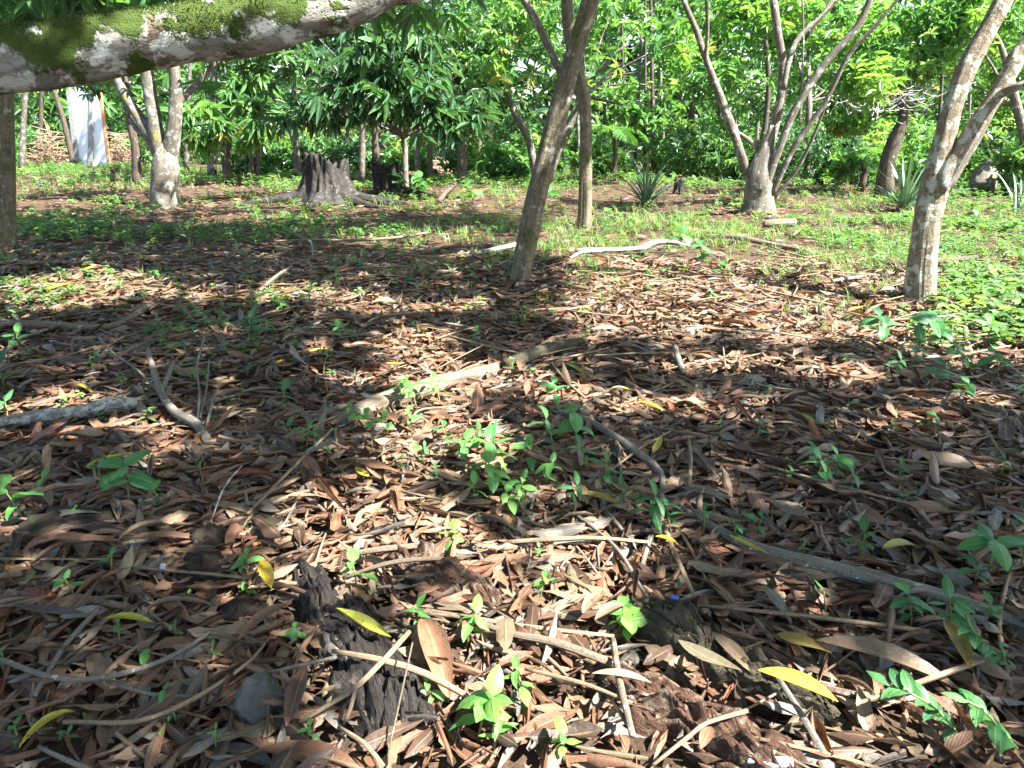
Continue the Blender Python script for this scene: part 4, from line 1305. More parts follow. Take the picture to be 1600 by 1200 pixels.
FS = 'fallen sticks on the leaf litter'
fallen('fallen_branch', 'long straight grey branch half sunk in the shaded litter', [(1060, 790, 12, .03), (1130, 825, 18, .03), (1200, 853, 23, .04), (1300, 880, 25, .04), (1400, 912, 25, .04), (1500, 945, 23, .03), (1620, 990, 19, .03)], M_GREYS, 'branch', seg=14, seed=1, amp=.07)
fallen('fallen_branch', 'curved bare grey branch arching through the shaded litter', [(855, 643, 8, .02), (905, 650, 10, .05), (960, 685, 12, .07), (1000, 715, 13, .06), (1033, 742, 11, .04), (1030, 790, 9, .04), (1015, 840, 9, .04), (1000, 890, 7, .03)], M_GREYS, 'branch', branches=[[(966, 690, 5, .07), (969, 730, 5, .05), (971, 766, 4, .03)]], seed=2)
fallen('fallen_branch', 'forked grey branch with upturned twigs lying beside the lichen log', [(326, 694, 15, .03), (306, 662, 15, .06), (272, 643, 14, .08), (252, 615, 12, .10), (238, 575, 9, .16), (231, 548, 7, .2)], M_GREYS, 'branch',
       branches=[[(252, 615, 9, .10), (264, 590, 8, .14), (271, 572, 7, .16)], [(248, 612, 4, .10), (210, 575, 4, .12), (176, 552, 4, .12), (155, 530, 3, .15)], [(308, 660, 5, .06), (312, 612, 4, .12), (308, 578, 4, .18), (320, 530, 3, .25)], [(320, 672, 5, .04), (332, 627, 5, .12), (345, 598, 4, .16)], [(332, 627, 3, .12), (350, 620, 3, .14), (366, 616, 3, .15)], [(312, 650, 3, .08), (322, 610, 3, .14), (327, 566, 3, .22)]], seed=3)
fallen('fallen_log', 'short log crusted with white lichen, partly under brown leaves', [(-20, 664, 18, .02), (60, 652, 21, .03), (130, 647, 20, .03), (172, 641, 25, .03), (216, 638, 20, .02)], M_WHITE, 'log', seg=16, seed=4, rough=.04, sink=.2)
fallen('fallen_log', 'thin pale log lying in shade below the sunlit patch', [(-30, 508, 13, .03), (60, 507, 14, .03), (140, 508, 13, .03), (182, 503, 10, .04), (232, 478, 8, .05)], M_LOG, 'log', seed=5)
fallen('fallen_log', 'mossy dark log end continuing behind the half-buried log', [(790, 574, 22, .02), (835, 556, 24, .03), (880, 542, 19, .03), (915, 533, 10, .02)], M_MOSSLOG, 'log', seg=12, seed=7)
fallen('fallen_branch', 'bleached white branch with a knee lying in sunlit grass', [(900, 397, 7, .03), (950, 394, 9, .05), (1000, 390, 9, .07), (1020, 382, 10, .09), (1048, 381, 8, .09), (1080, 388, 4, .05)], M_WHITE, 'branch', branches=[[(890, 408, 5, .03), (910, 398, 6, .07), (940, 395, 5, .09)]], seed=8)
fallen('fallen_branch', 'pale grey branch in grass below the many-stemmed tree', [(1100, 374, 6, .03), (1150, 378, 8, .03), (1210, 386, 8, .03), (1275, 398, 6, .02)], M_LOG, 'branch', seed=9)
fallen('fallen_log', 'short tan log near the foot of the many-stemmed tree', [(1192, 353, 12, .05), (1215, 352, 14, .06), (1240, 350, 12, .05)], M_LOG, 'log', seed=10)
fallen('fallen_branch', 'pale stick in grass left of the forked trunk', [(1300, 440, 5, .05), (1330, 437, 6, .05), (1352, 434, 5, .05)], M_WHITE, 'stick', FS, seed=11)
fallen('fallen_branch', 'dark branch in the grass behind the forked trunk', [(1372, 416, 8, .04), (1420, 417, 9, .05), (1480, 414, 10, .05), (1525, 406, 8, .05)], M_DARKB, 'branch', seed=12)
fallen('fallen_branch', 'long thin stick across the edge of the shade', [(430, 382, 3, .05), (480, 380, 3.5, .06), (560, 377, 4.5, .06), (620, 372, 5, .06), (668, 366, 4.5, .06)], M_LOG, 'stick', seed=13)
fallen('fallen_branch', 'crooked grey twig crossing the long thin stick', [(445, 362, 3.5, .06), (470, 374, 4, .06), (486, 383, 4, .07), (489, 402, 3, .05)], M_GREYS, 'stick', seed=14)
fallen('fallen_branch', 'tan stick leaning out of the shaded weeds', [(406, 457, 5.5, .05), (430, 438, 5.5, .10), (456, 422, 4, .14)], M_LOG, 'stick', branches=[[(444, 430, 3, .12), (452, 432, 3, .12)]], seed=15)
fallen('fallen_branch', 'pale branch end poking out beside the leaning trunk', [(738, 402, 7, .04), (770, 397, 9, .06), (806, 388, 8, .08)], M_WHITE, 'stick', seed=16)


def chunk(parent, name, rows, hk, mat, seed, groove=0.0, ng=7, rough=.10, flake=0.0, wob=2.0, nac=46, ends=.12):
    """weathered slab of wood lying along a path on the ground: uneven outline, grooves along the grain, flaking layers"""
    L = smooth_line(ground_px(rows, 1.0), .012)
    n_ = len(L)
    s_ = np.concatenate([[0], np.cumsum(np.linalg.norm(np.diff(L[:, :2], axis=0), axis=1))])
    tn = np.gradient(L[:, :2], axis=0)
    tn /= np.linalg.norm(tn, axis=1)[:, None]
    sd = np.stack([tn[:, 1], -tn[:, 0]], 1)
    cc = np.linspace(-1, 1, nac)
    S, Cc = np.meshgrid(s_, cc, indexing='ij')
    W = np.repeat(L[:, 3][:, None], nac, 1)
    edge = 1 + .22 * fbm(np.stack([S.ravel() * 9, np.sign(Cc).ravel() * 3.0, S.ravel() * 0 + seed], 1), seed, 3).reshape(S.shape)
    endf = np.clip(np.minimum(S, s_[-1] - S) / (ends * s_[-1]) + .25 * vnoise(np.stack([Cc.ravel() * 6, S.ravel() * 0, S.ravel() * 0 + seed], 1), seed + 1).reshape(S.shape), 0, 1)
    lat = Cc * W * edge * (.75 + .25 * endf)
    prof = np.clip(1 - np.abs(Cc) ** 3.0, 0, 1) ** .5 * (endf ** .5)
    ph_ = Cc * ng * 3.14 + wob * np.sin(S * 22 + Cc * 2 + seed) + 2.2 * fbm(np.stack([S.ravel() * 9, Cc.ravel() * 2.2, S.ravel() * 0], 1), seed + 2, 3).reshape(S.shape)
    rg = np.abs(np.sin(ph_)) ** .6
    big = fbm(np.stack([S.ravel() * 14, Cc.ravel() * 2.5, S.ravel() * 0 + 4], 1), seed + 3, 3).reshape(S.shape)
    fine_ = fbm(np.stack([S.ravel() * 40, Cc.ravel() * 26, S.ravel() * 0 + 9], 1), seed + 7, 2).reshape(S.shape)
    fl = fbm(np.stack([S.ravel() * 7, Cc.ravel() * 7, S.ravel() * 0 + 2], 1), seed + 9, 3).reshape(S.shape)
    fl = np.floor(fl * 4) / 4
    H = W * hk * prof * (1 + rough * 2 * big + rough * .6 * fine_ + flake * fl - groove * (1 - rg))
    H = H - .03 * (1 - prof)
    V = np.stack([L[:, 0][:, None] + sd[:, 0][:, None] * lat, L[:, 1][:, None] + sd[:, 1][:, None] * lat, hgt(L[:, 0], L[:, 1])[:, None] + .012 + H], -1)
    V = V + .006 * np.stack([big, fine_, 0 * big], -1)
    Q = np.array([(a_ * nac + b_, a_ * nac + b_ + 1, (a_ + 1) * nac + b_ + 1, (a_ + 1) * nac + b_) for a_ in range(n_ - 1) for b_ in range(nac - 1)])
    return obj(name, mesh(name, V.reshape(-1, 3), Q, np.stack([(Cc * .5 + .5).ravel(), S.ravel()], 1), .5, mat), parent)


def chunk_thing(name, label, cat, rows, hk, mat, seed, **kw):
    g = G(*rows[len(rows) // 2][:2])
    o = empty(name, (g[0], g[1], 0))
    tag(o, label, cat)
    chunk(o, 'body', rows, hk, mat, seed, **kw)
    return o


o = chunk_thing('fallen_log', 'crumbling reddish rotten log in the sunny foreground', 'log', [(905, 1052, 50), (990, 1088, 96), (1080, 1138, 112), (1170, 1195, 118), (1260, 1250, 104)], 0.7, M_ROT, 18, groove=.28, ng=4, rough=.22, flake=.42, wob=.8)
o = chunk_thing('fallen_log', 'small reddish rotten log under crossing twigs', 'log', [(590, 872, 46), (650, 900, 70), (710, 924, 74), (785, 955, 46)], 0.9, M_ROT, 19, groove=.30, ng=4, rough=.22, flake=.40, wob=.8)
chunk_thing('fallen_log', 'dark furrowed mossy log running down through the foreground', 'log', [(965, 945, 36), (1030, 990, 62), (1090, 1030, 70), (1160, 1070, 64), (1240, 1112, 56), (1330, 1150, 40)], 1.9, M_MOSSLOG, 17, groove=.30, ng=4, rough=.16, flake=.15, wob=.5)
fallen('fallen_log', 'half-buried pale log in the sunny patch among seedlings', [(520, 676, 20, .0), (572, 653, 29, .02), (640, 625, 30, .02), (700, 602, 27, .02), (775, 576, 19, .0)], M_LOG, 'log', seg=24, seed=6, rough=.07, amp=.14, sink=.3, step=.03)
o = empty('charred_block', G(570, 1060))
tag(o, 'black charred block of grooved wood with cracked end', 'charred wood')
chunk(o, 'upper_piece', [(455, 880, 30), (495, 935, 74), (540, 985, 100), (590, 1035, 80)], 0.85, M_CHAR, 3, groove=.38, ng=3, rough=.20, flake=.16, wob=.7, ends=.10)
chunk(o, 'lower_piece', [(535, 1015, 90), (572, 1060, 128), (600, 1105, 140), (616, 1150, 132), (622, 1176, 110)], 0.72, M_CHAR, 6, groove=.34, ng=4, rough=.13, flake=.14, wob=1.0, ends=.05)

TWG = [
    ('brown twig lying over the charred block', [(520, 1025, 7, .10), (560, 1033, 9, .13), (605, 1042, 10, .14), (667, 1061, 11, .12), (745, 1100, 8, .07), (790, 1120, 5, .05)], M_TWIG),
    ('forked brown twig propped against the charred block', [(640, 995, 8, .16), (600, 1040, 9, .15), (557, 1083, 9, .13), (527, 1102, 8, .09), (460, 1142, 7, .05)], M_TWIG),
    ('short twig below the fork on the charred block', [(556, 1085, 7, .13), (550, 1110, 7, .1), (538, 1140, 6, .05)], M_TWIG),
    ('thick pale stick behind the small rotten log', [(546, 871, 9, .07), (600, 864, 11, .08), (676, 858, 11, .08)], M_LOG),
    ('tan stick laid over the small rotten log', [(536, 908, 6, .06), (600, 888, 8, .10), (650, 881, 8, .10), (694, 879, 6, .07)], M_LOG),
    ('long pale stick crossing the sunny foreground', [(668, 966, 5, .08), (730, 972, 7, .08), (800, 994, 10, .08), (867, 1004, 14, .08), (955, 1032, 13, .07)], M_LOG),
    ('thin stick lying on the reddish rotten log', [(820, 1046, 5, .07), (870, 1056, 7, .08), (920, 1068, 7, .09), (988, 1095, 5, .09)], M_TWIG),
    ('upright short stick against the reddish rotten log', [(958, 995, 10, .09), (968, 1060, 11, .10), (988, 1150, 11, .08)], M_LOG),
    ('crooked twig lying across the reddish rotten log end', [(1020, 1198, 6, .08), (1082, 1148, 8, .11), (1105, 1130, 7, .11), (1167, 1110, 8, .08)], M_TWIG),
    ('thin dark twig running down to the mossy log', [(895, 803, 5, .05), (960, 850, 6, .07), (1000, 907, 6, .07), (1042, 985, 5, .07)], M_GREYS),
    ('long brown twig above the sunny leaves', [(795, 852, 7, .06), (860, 846, 8, .07), (930, 840, 7, .07), (1014, 841, 6, .06)], M_TWIG),
    ('long bowed grey twig across the near left litter', [(-10, 1020, 8, .06), (80, 1048, 9, .08), (160, 1051, 9, .09), (253, 1028, 8, .08), (330, 986, 6, .07)], M_GREYS),
    ('brown twig curving up below the bowed grey twig', [(98, 1118, 8, .06), (213, 1124, 8, .07), (300, 1094, 8, .08), (385, 1040, 6, .07), (420, 1000, 4, .06)], M_TWIG),
    ('short dark twig under the bowed grey twig', [(165, 1056, 6, .06), (233, 1080, 6, .07), (302, 1087, 5, .06)], M_GREYS),
    ('greenish grey stick under the reddish near leaves', [(164, 942, 8, .05), (100, 1002, 8, .07), (50, 1078, 7, .05)], M_GREYS),
    ('grey stick at the very bottom near the yellow-green leaf', [(58, 1156, 7, .06), (100, 1180, 8, .07), (150, 1205, 8, .06)], M_GREYS),
    ('greenish grey stick leaning under the bright yellow leaf', [(1215, 1055, 8, .13), (1243, 1102, 10, .09), (1285, 1182, 11, .05)], M_GREYS),
    ('thin pale stalk standing across the charred block', [(645, 1010, 2.5, .22), (631, 1075, 3, .16), (606, 1188, 3, .06)], M_LOG),
    ('tan twig beside the sunny leaf heap', [(398, 795, 6, .05), (445, 773, 7, .06), (470, 760, 4, .05)], M_TWIG),
    ('long tan twig pointing into the sunny leaf heap', [(418, 803, 6, .05), (458, 786, 7, .07), (494, 776, 6, .06)], M_TWIG),
    ('thin grey twig left of the charred block', [(395, 1060, 5, .05), (450, 1050, 6, .08), (535, 1032, 6, .1)], M_GREYS),
    ('bottom twig near the big curled brown leaf', [(530, 1145, 7, .06), (570, 1170, 8, .08), (600, 1205, 7, .06)], M_TWIG),
    ('pale bent twig beside the near small seedlings', [(330, 830, 3, .05), (352, 775, 3, .12), (380, 742, 2.5, .16)], M_WHITE),
    ('short grey stick standing out of shaded litter right of the mossy log end', [(1055, 540, 8, .08), (1060, 560, 10, .06), (1068, 582, 9, .03)], M_GREYS),
    ('dark curved root arching beside the broken stump', [(686, 318, 9, .02), (696, 300, 8, .15), (711, 286, 7, .25)], M_DARKB),
    ('brown stick by the foot of the forked trunk', [(1508, 508, 9, .05), (1512, 535, 9, .03), (1520, 560, 8, .02)], M_LOG),
    ('thin twig lying level right of the forked trunk', [(1520, 522, 4, .06), (1560, 520, 4, .06), (1592, 519, 3, .05)], M_TWIG),
    ('small twig standing from the near shaded litter', [(310, 730, 3, .04), (318, 760, 3, .05), (317, 790, 3, .03)], M_TWIG),
    ('slim stick crossing the shaded weeds near the dark trunk', [(30, 342, 3, .06), (60, 352, 3.5, .07), (90, 366, 3, .05)], M_LOG),
    ('thin branch beside the half-buried log', [(640, 690, 4, .05), (652, 650, 4, .06), (700, 640, 3, .06)], M_TWIG),
]
for k, (lab, rows, mt) in enumerate(TWG):
    fallen('stick', lab, rows, mt, 'stick', FS, seed=40 + k, seg=8, step=.04, amp=.12, sink=.5)

# ------------------------------------------------------------------ rock, clods, scraps
def lump(name, label, cat, px, py, rx_px, ry, hz, mat, seed, amp=.25, freq=2.5):
    g = G(px, py)
    k_ = axial(g) / FPX
    nth, nph = 28, 14
    th = np.linspace(0, 2 * np.pi, nth, endpoint=False)
    ph = np.linspace(.02, np.pi - .02, nph)
    D = np.array([(math.cos(a) * math.sin(p_), math.sin(a) * math.sin(p_), math.cos(p_)) for p_ in ph for a in th])
    r_ = 1 + amp * fbm(D * freq + seed, seed, 3)
    V = D * r_[:, None] * np.array([rx_px * k_, ry, hz]) + np.array([g[0], g[1], float(hgt(g[0], g[1])) + hz * .35])
    Q = np.array([(j * nth + i, (j + 1) * nth + i, (j + 1) * nth + (i + 1) % nth, j * nth + (i + 1) % nth) for j in range(nph - 1) for i in range(nth)])
    return tag(obj(name, mesh(name, V, Q, None, .5, mat)), label, cat)


lump('rock', 'smooth grey rock beside the charred block', 'rock', 408, 1112, 36, .08, .06, M_ROCK, 3, .30, 2.2)
lump('soil_clod', 'dark crumbly soil mound with a mossy top by the round-leaved plants', 'soil', 105, 838, 70, .14, .06, M_CLOD, 5, .3, 4)
lump('soil_clod', 'dark crumbly soil mound among the near brown leaves', 'soil', 315, 905, 40, .08, .055, M_CLOD, 6, .3, 4)
lump('soil_clod', 'small black soil clod above the dark mound', 'soil', 330, 862, 30, .06, .06, M_CLOD, 7, .3, 4)
lump('soil_clod', 'charred lump of rotted wood behind the charred block', 'soil', 380, 965, 40, .07, .045, M_CLOD, 8, .3, 4)
lump('soil_clod', 'dark hump of burnt wood above the small soil clod', 'soil', 400, 835, 44, .07, .04, M_CLOD, 9, .3, 3)


def scrap(name, label, cat, quad, mat, z=.075):
    c = [G(x, y, z) for x, y in quad]
    V = np.array(c + [p_ + np.array([0, 0, .006]) for p_ in c])
    me = bpy.data.meshes.new(name)
    me.from_pydata([tuple(map(float, p_)) for p_ in V], [], [(0, 1, 2, 3), (7, 6, 5, 4), (0, 4, 5, 1), (1, 5, 6, 2), (2, 6, 7, 3), (3, 7, 4, 0)])
    me.materials.append(mat)
    return tag(obj(name, me), label, cat)


scrap('plastic_scrap', 'tiny blue plastic scrap lying in shaded leaves', 'scrap', [(1046, 950), (1056, 951), (1060, 934), (1050, 932)], M_BLUE, .10)
scrap('white_chip', 'white flat chip beside the reddish rotten log', 'chip', [(1168, 1192), (1200, 1196), (1212, 1176), (1182, 1172)], M_CHALK)
scrap('white_chip', 'small white chip between near brown leaves by the soil mound', 'chip', [(250, 889), (258, 889), (259, 883), (252, 882)], M_CHALK)
scrap('white_chip', 'long white chip at the very bottom right of the rotten log', 'chip', [(1196, 1200), (1240, 1199), (1238, 1186), (1200, 1184)], M_CHALK)

# ------------------------------------------------------------------ spiky rosettes
BL = [leaf(7, 2, width=random.uniform(.045, .065), roll=random.uniform(.5, 1.0), curl=random.uniform(-.35, -.02), widest=.3, blunt=.6) for k in range(5)]
BLM = [mesh('blade', *b_, rnd=.12 + .19 * k, mat=M_BLADE) for k, b_ in enumerate(BL)]


def rosette(name, label, px, py, nb, L, spread, seed):
    g = G(px, py)
    o = empty(name, (g[0], g[1], float(hgt(g[0], g[1]))))
    tag(o, label, 'plant')
    r_ = random.Random(seed)
    for k in range(nb):
        c = bpy.data.objects.new('blade', BLM[r_.randrange(5)])
        link(c, o)
        el = r_.uniform(spread, 1.5)
        c.rotation_euler = Euler((el, 0, 0)).to_matrix().to_euler()
        c.rotation_euler = (Matrix.Rotation(k * 2.399 + r_.uniform(-.3, .3), 3, 'Z') @ Matrix.Rotation(el, 3, 'X')).to_euler()
        s_ = L * r_.uniform(.65, 1.1)
        c.scale = (s_, s_, s_)
        c.location = (r_.uniform(-.06, .06), r_.uniform(-.06, .06), 0)


rosette('spiky_plant', 'blue-green spiky rosette in sunlit grass right of the upright trunk', 1010, 318, 44, 1.1, .25, 1)
rosette('spiky_plant', 'blue-green spiky rosette left of the forked trunk', 1412, 328, 46, 1.15, .35, 2)
rosette('spiky_plant', 'sparse long-bladed spiky plant right of the forked trunk', 1588, 342, 12, .8, .3, 3)

# ------------------------------------------------------------------ seedlings
SHAPES = {'oval': dict(width=.46, widest=.42), 'round': dict(width=.82, widest=.45, blunt=.6), 'lance': dict(width=.28, widest=.40), 'wide': dict(width=.58, widest=.38)}
LIB = {}
for k, kw in SHAPES.items():
    LIB[k] = []
    for v_ in range(6):
        LIB[k].append(mesh('leaf', *leaf(5, 4, roll=-.35 if v_ % 2 else .45, curl=random.uniform(-.7, -.15), twist=random.uniform(-.4, .4), wave=.12, ph=v_, **kw), rnd=min(.98, .08 + .18 * v_), mat=M_SEED))

MARKS = [('the charred block', 570, 1050), ('the grey rock', 408, 1110), ('the half-buried pale log', 640, 630), ('the forked grey branch', 290, 625), ('the long grey branch', 1380, 905), ('the curved bare branch', 965, 690), ('the reddish rotten log', 1080, 1140),
         ('the furrowed mossy log', 1120, 1050), ('the leaning trunk', 815, 440), ('the white lichen log', 110, 650), ('the mossy soil mound', 105, 838), ('the dark soil mound', 315, 905), ('the small rotten log', 690, 915), ('the forked tan trunk', 1440, 475),
         ('the thin pale log', 100, 508), ('the mossy log end', 850, 552), ('the bright yellow leaf', 1250, 1070), ('the bowed grey twig', 160, 1050), ('the brown curving twig', 230, 1120), ('the bleached white branch', 980, 390), ('the sunny leaf heap', 560, 820),
         ('the long brown twig', 900, 843), ('the long pale stick', 850, 1003), ('the thin dark twig', 980, 880), ('the blue plastic scrap', 1050, 945), ('the greenish grey stick', 95, 1010), ('the white flat chip', 1190, 1180)]


def where(px, py):
    d_ = [math.hypot((px - x) * 1.0, (py - y) * 1.6) for _, x, y in MARKS]
    k = int(np.argmin(d_))
    nm, x, y = MARKS[k]
    dx, dy = px - x, (py - y) * 1.6
    far_ = 'just ' if d_[k] < 75 else ('' if d_[k] < 150 else 'well ')
    if abs(dx) > 2.2 * abs(dy):
        rel = ('right of ' if dx > 0 else 'left of ')
    elif abs(dy) > 2.2 * abs(dx):
        rel = ('in front of ' if dy > 0 else 'behind ')
    else:
        rel = ('in front and ' if dy > 0 else 'behind and ') + ('right of ' if dx > 0 else 'left of ')
    return far_ + rel + nm


used = {}


def seedling(px, py, size, kind='oval', nl=6, tone=2, hgt_k=.7, label=None, name='seedling'):
    r_ = random.Random(int(px * 7 + py))
    g = G(px, py)
    S = .85 * size * axial(g) / FPX
    z0 = float(hgt(g[0], g[1])) + .01
    o = empty(name, (g[0], g[1], z0))
    H = S * hgt_k + .035
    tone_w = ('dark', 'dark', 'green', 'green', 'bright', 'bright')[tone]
    lab = label or f'{tone_w} {nl}-leaved {kind}-leaf seedling {where(px, py)}'
    tag(o, lab, 'seedling', 'green seedlings sprouting from the leaf litter')
    lx, ly = r_.uniform(-.32, .32) * S, r_.uniform(-.32, .32) * S
    tube_obj('stem', [(g[0], g[1], z0 - .02, .0035), (g[0] + lx * .4, g[1] + ly * .4, z0 + H * .5, .003), (g[0] + lx, g[1] + ly, z0 + H, .0018)], M_STEM, o, seg=5, step=.05)
    for k in range(nl):
        t = 1.0 if k == 0 else .45 + .55 * (1 - (k - 1) / max(1, nl - 1))
        if nl <= 2:
            t = 1
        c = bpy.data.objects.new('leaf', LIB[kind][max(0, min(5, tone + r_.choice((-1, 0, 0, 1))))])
        link(c, o)
        az = (k // 2) * 1.57 + (k % 2) * math.pi + r_.uniform(-.35, .35)
        L_ = S * r_.uniform(.38, .70) * (1.0 if t > .6 else .85)
        c.location = (lx * t * t, ly * t * t, H * t)
        c.rotation_euler = (Matrix.Rotation(az, 3, 'Z') @ Matrix.Rotation(r_.uniform(-.5, .55) if k else r_.uniform(.1, .8), 3, 'X') @ Matrix.Rotation(r_.uniform(-.5, .5), 3, 'Y')).to_euler()
        c.scale = (L_, L_, L_)
    return o


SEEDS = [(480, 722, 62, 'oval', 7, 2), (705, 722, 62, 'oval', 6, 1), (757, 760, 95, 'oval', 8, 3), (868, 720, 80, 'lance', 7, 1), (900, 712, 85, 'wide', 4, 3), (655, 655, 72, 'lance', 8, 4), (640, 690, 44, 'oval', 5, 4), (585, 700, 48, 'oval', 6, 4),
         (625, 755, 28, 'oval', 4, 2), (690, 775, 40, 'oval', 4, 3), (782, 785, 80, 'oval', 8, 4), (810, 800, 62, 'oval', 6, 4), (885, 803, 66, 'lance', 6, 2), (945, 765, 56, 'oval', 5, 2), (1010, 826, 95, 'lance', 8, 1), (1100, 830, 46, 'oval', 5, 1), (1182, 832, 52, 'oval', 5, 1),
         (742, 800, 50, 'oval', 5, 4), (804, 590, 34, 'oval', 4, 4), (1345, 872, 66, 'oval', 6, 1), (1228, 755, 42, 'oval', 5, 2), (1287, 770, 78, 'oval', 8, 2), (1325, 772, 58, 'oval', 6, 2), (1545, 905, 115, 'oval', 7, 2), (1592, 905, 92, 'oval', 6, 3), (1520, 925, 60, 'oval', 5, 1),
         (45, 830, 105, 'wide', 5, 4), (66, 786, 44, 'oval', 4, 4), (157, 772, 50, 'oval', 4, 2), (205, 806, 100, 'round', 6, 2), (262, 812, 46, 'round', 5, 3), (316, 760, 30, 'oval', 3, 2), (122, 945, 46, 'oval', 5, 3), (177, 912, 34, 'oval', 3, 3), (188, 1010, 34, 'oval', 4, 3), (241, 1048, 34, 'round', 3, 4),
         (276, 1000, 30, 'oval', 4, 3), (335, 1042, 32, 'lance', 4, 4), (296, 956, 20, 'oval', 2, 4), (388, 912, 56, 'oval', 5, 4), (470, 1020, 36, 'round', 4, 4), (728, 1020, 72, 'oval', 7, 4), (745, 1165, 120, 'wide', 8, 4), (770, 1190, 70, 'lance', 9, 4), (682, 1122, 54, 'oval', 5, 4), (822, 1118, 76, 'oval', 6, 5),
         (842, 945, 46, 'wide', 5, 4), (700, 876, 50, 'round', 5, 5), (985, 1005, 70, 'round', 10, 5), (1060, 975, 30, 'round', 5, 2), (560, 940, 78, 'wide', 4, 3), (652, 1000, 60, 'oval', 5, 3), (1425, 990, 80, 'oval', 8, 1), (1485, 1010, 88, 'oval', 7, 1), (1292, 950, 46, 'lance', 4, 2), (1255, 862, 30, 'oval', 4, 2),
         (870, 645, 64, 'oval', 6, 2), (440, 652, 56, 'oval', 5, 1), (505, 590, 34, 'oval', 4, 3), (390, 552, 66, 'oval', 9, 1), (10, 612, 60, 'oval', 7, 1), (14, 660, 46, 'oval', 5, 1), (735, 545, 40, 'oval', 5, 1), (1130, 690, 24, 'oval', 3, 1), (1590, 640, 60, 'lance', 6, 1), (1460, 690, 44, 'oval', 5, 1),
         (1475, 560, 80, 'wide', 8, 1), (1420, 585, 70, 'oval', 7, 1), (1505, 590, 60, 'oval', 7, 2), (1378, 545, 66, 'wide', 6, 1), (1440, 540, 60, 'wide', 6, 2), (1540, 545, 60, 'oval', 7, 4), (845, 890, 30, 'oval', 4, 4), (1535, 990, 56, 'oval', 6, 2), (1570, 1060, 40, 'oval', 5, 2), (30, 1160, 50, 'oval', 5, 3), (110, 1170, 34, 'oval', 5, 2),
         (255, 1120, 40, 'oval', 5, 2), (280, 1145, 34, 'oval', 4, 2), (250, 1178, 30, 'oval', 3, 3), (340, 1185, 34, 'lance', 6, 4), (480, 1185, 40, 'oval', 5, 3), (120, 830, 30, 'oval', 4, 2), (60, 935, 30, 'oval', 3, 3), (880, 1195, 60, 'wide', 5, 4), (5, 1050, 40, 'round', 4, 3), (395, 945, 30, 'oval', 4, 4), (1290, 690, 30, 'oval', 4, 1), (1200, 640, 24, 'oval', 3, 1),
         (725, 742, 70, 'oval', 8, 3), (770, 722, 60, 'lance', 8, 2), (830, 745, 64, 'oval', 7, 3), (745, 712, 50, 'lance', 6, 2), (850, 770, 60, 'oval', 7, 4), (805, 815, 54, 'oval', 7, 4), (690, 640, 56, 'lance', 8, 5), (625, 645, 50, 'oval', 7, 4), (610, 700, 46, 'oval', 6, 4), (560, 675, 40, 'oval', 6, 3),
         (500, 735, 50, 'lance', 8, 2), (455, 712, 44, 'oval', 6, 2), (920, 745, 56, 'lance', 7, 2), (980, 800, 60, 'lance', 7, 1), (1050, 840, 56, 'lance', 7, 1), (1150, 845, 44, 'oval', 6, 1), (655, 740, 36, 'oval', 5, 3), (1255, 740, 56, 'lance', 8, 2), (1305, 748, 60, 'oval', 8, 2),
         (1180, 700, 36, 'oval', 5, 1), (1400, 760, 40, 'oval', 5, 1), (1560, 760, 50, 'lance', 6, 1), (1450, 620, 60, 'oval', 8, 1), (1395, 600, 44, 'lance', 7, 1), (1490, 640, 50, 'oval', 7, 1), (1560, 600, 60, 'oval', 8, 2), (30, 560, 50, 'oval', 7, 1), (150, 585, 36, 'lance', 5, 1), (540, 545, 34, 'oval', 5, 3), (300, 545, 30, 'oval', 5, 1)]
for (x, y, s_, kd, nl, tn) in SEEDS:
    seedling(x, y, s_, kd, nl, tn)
# taller broad-leaved plants in the sun
seedling(1050, 420, 60, 'wide', 5, 3, 1.0, 'broad-leaved sapling holding big green leaves over the white branch', 'broadleaf_sapling')
seedling(1098, 428, 62, 'wide', 6, 2, .8, 'broad-leaved sapling just right of the white branch', 'broadleaf_sapling')
seedling(1130, 455, 40, 'wide', 4, 3, .9, 'small broad-leaved sapling in front of the white branch', 'broadleaf_sapling')
seedling(398, 350, 40, 'wide', 3, 1, .5, 'dark broad-leaved sapling at the edge of the shade', 'broadleaf_sapling')
seedling(740, 320, 46, 'wide', 8, 3, .6, 'leafy broad-leaved sapling between the stump and leaning trunk', 'broadleaf_sapling')
seedling(660, 312, 52, 'wide', 8, 2, .7, 'broad-leaved sapling growing on the broken stump roots', 'broadleaf_sapling')
seedling(620, 305, 40, 'wide', 7, 1, .7, 'dusky broad-leaved sapling against the broken stump', 'broadleaf_sapling')
seedling(860, 322, 44, 'wide', 8, 2, .5, 'leafy broad-leaved sapling right behind the leaning trunk', 'broadleaf_sapling')
seedling(1520, 350, 46, 'wide', 8, 4, .6, 'bright broad-leaved sapling right of the forked trunk', 'broadleaf_sapling')
seedling(1575, 372, 46, 'wide', 9, 4, .5, 'bright broad-leaved sapling at the edge behind the bright weeds', 'broadleaf_sapling')


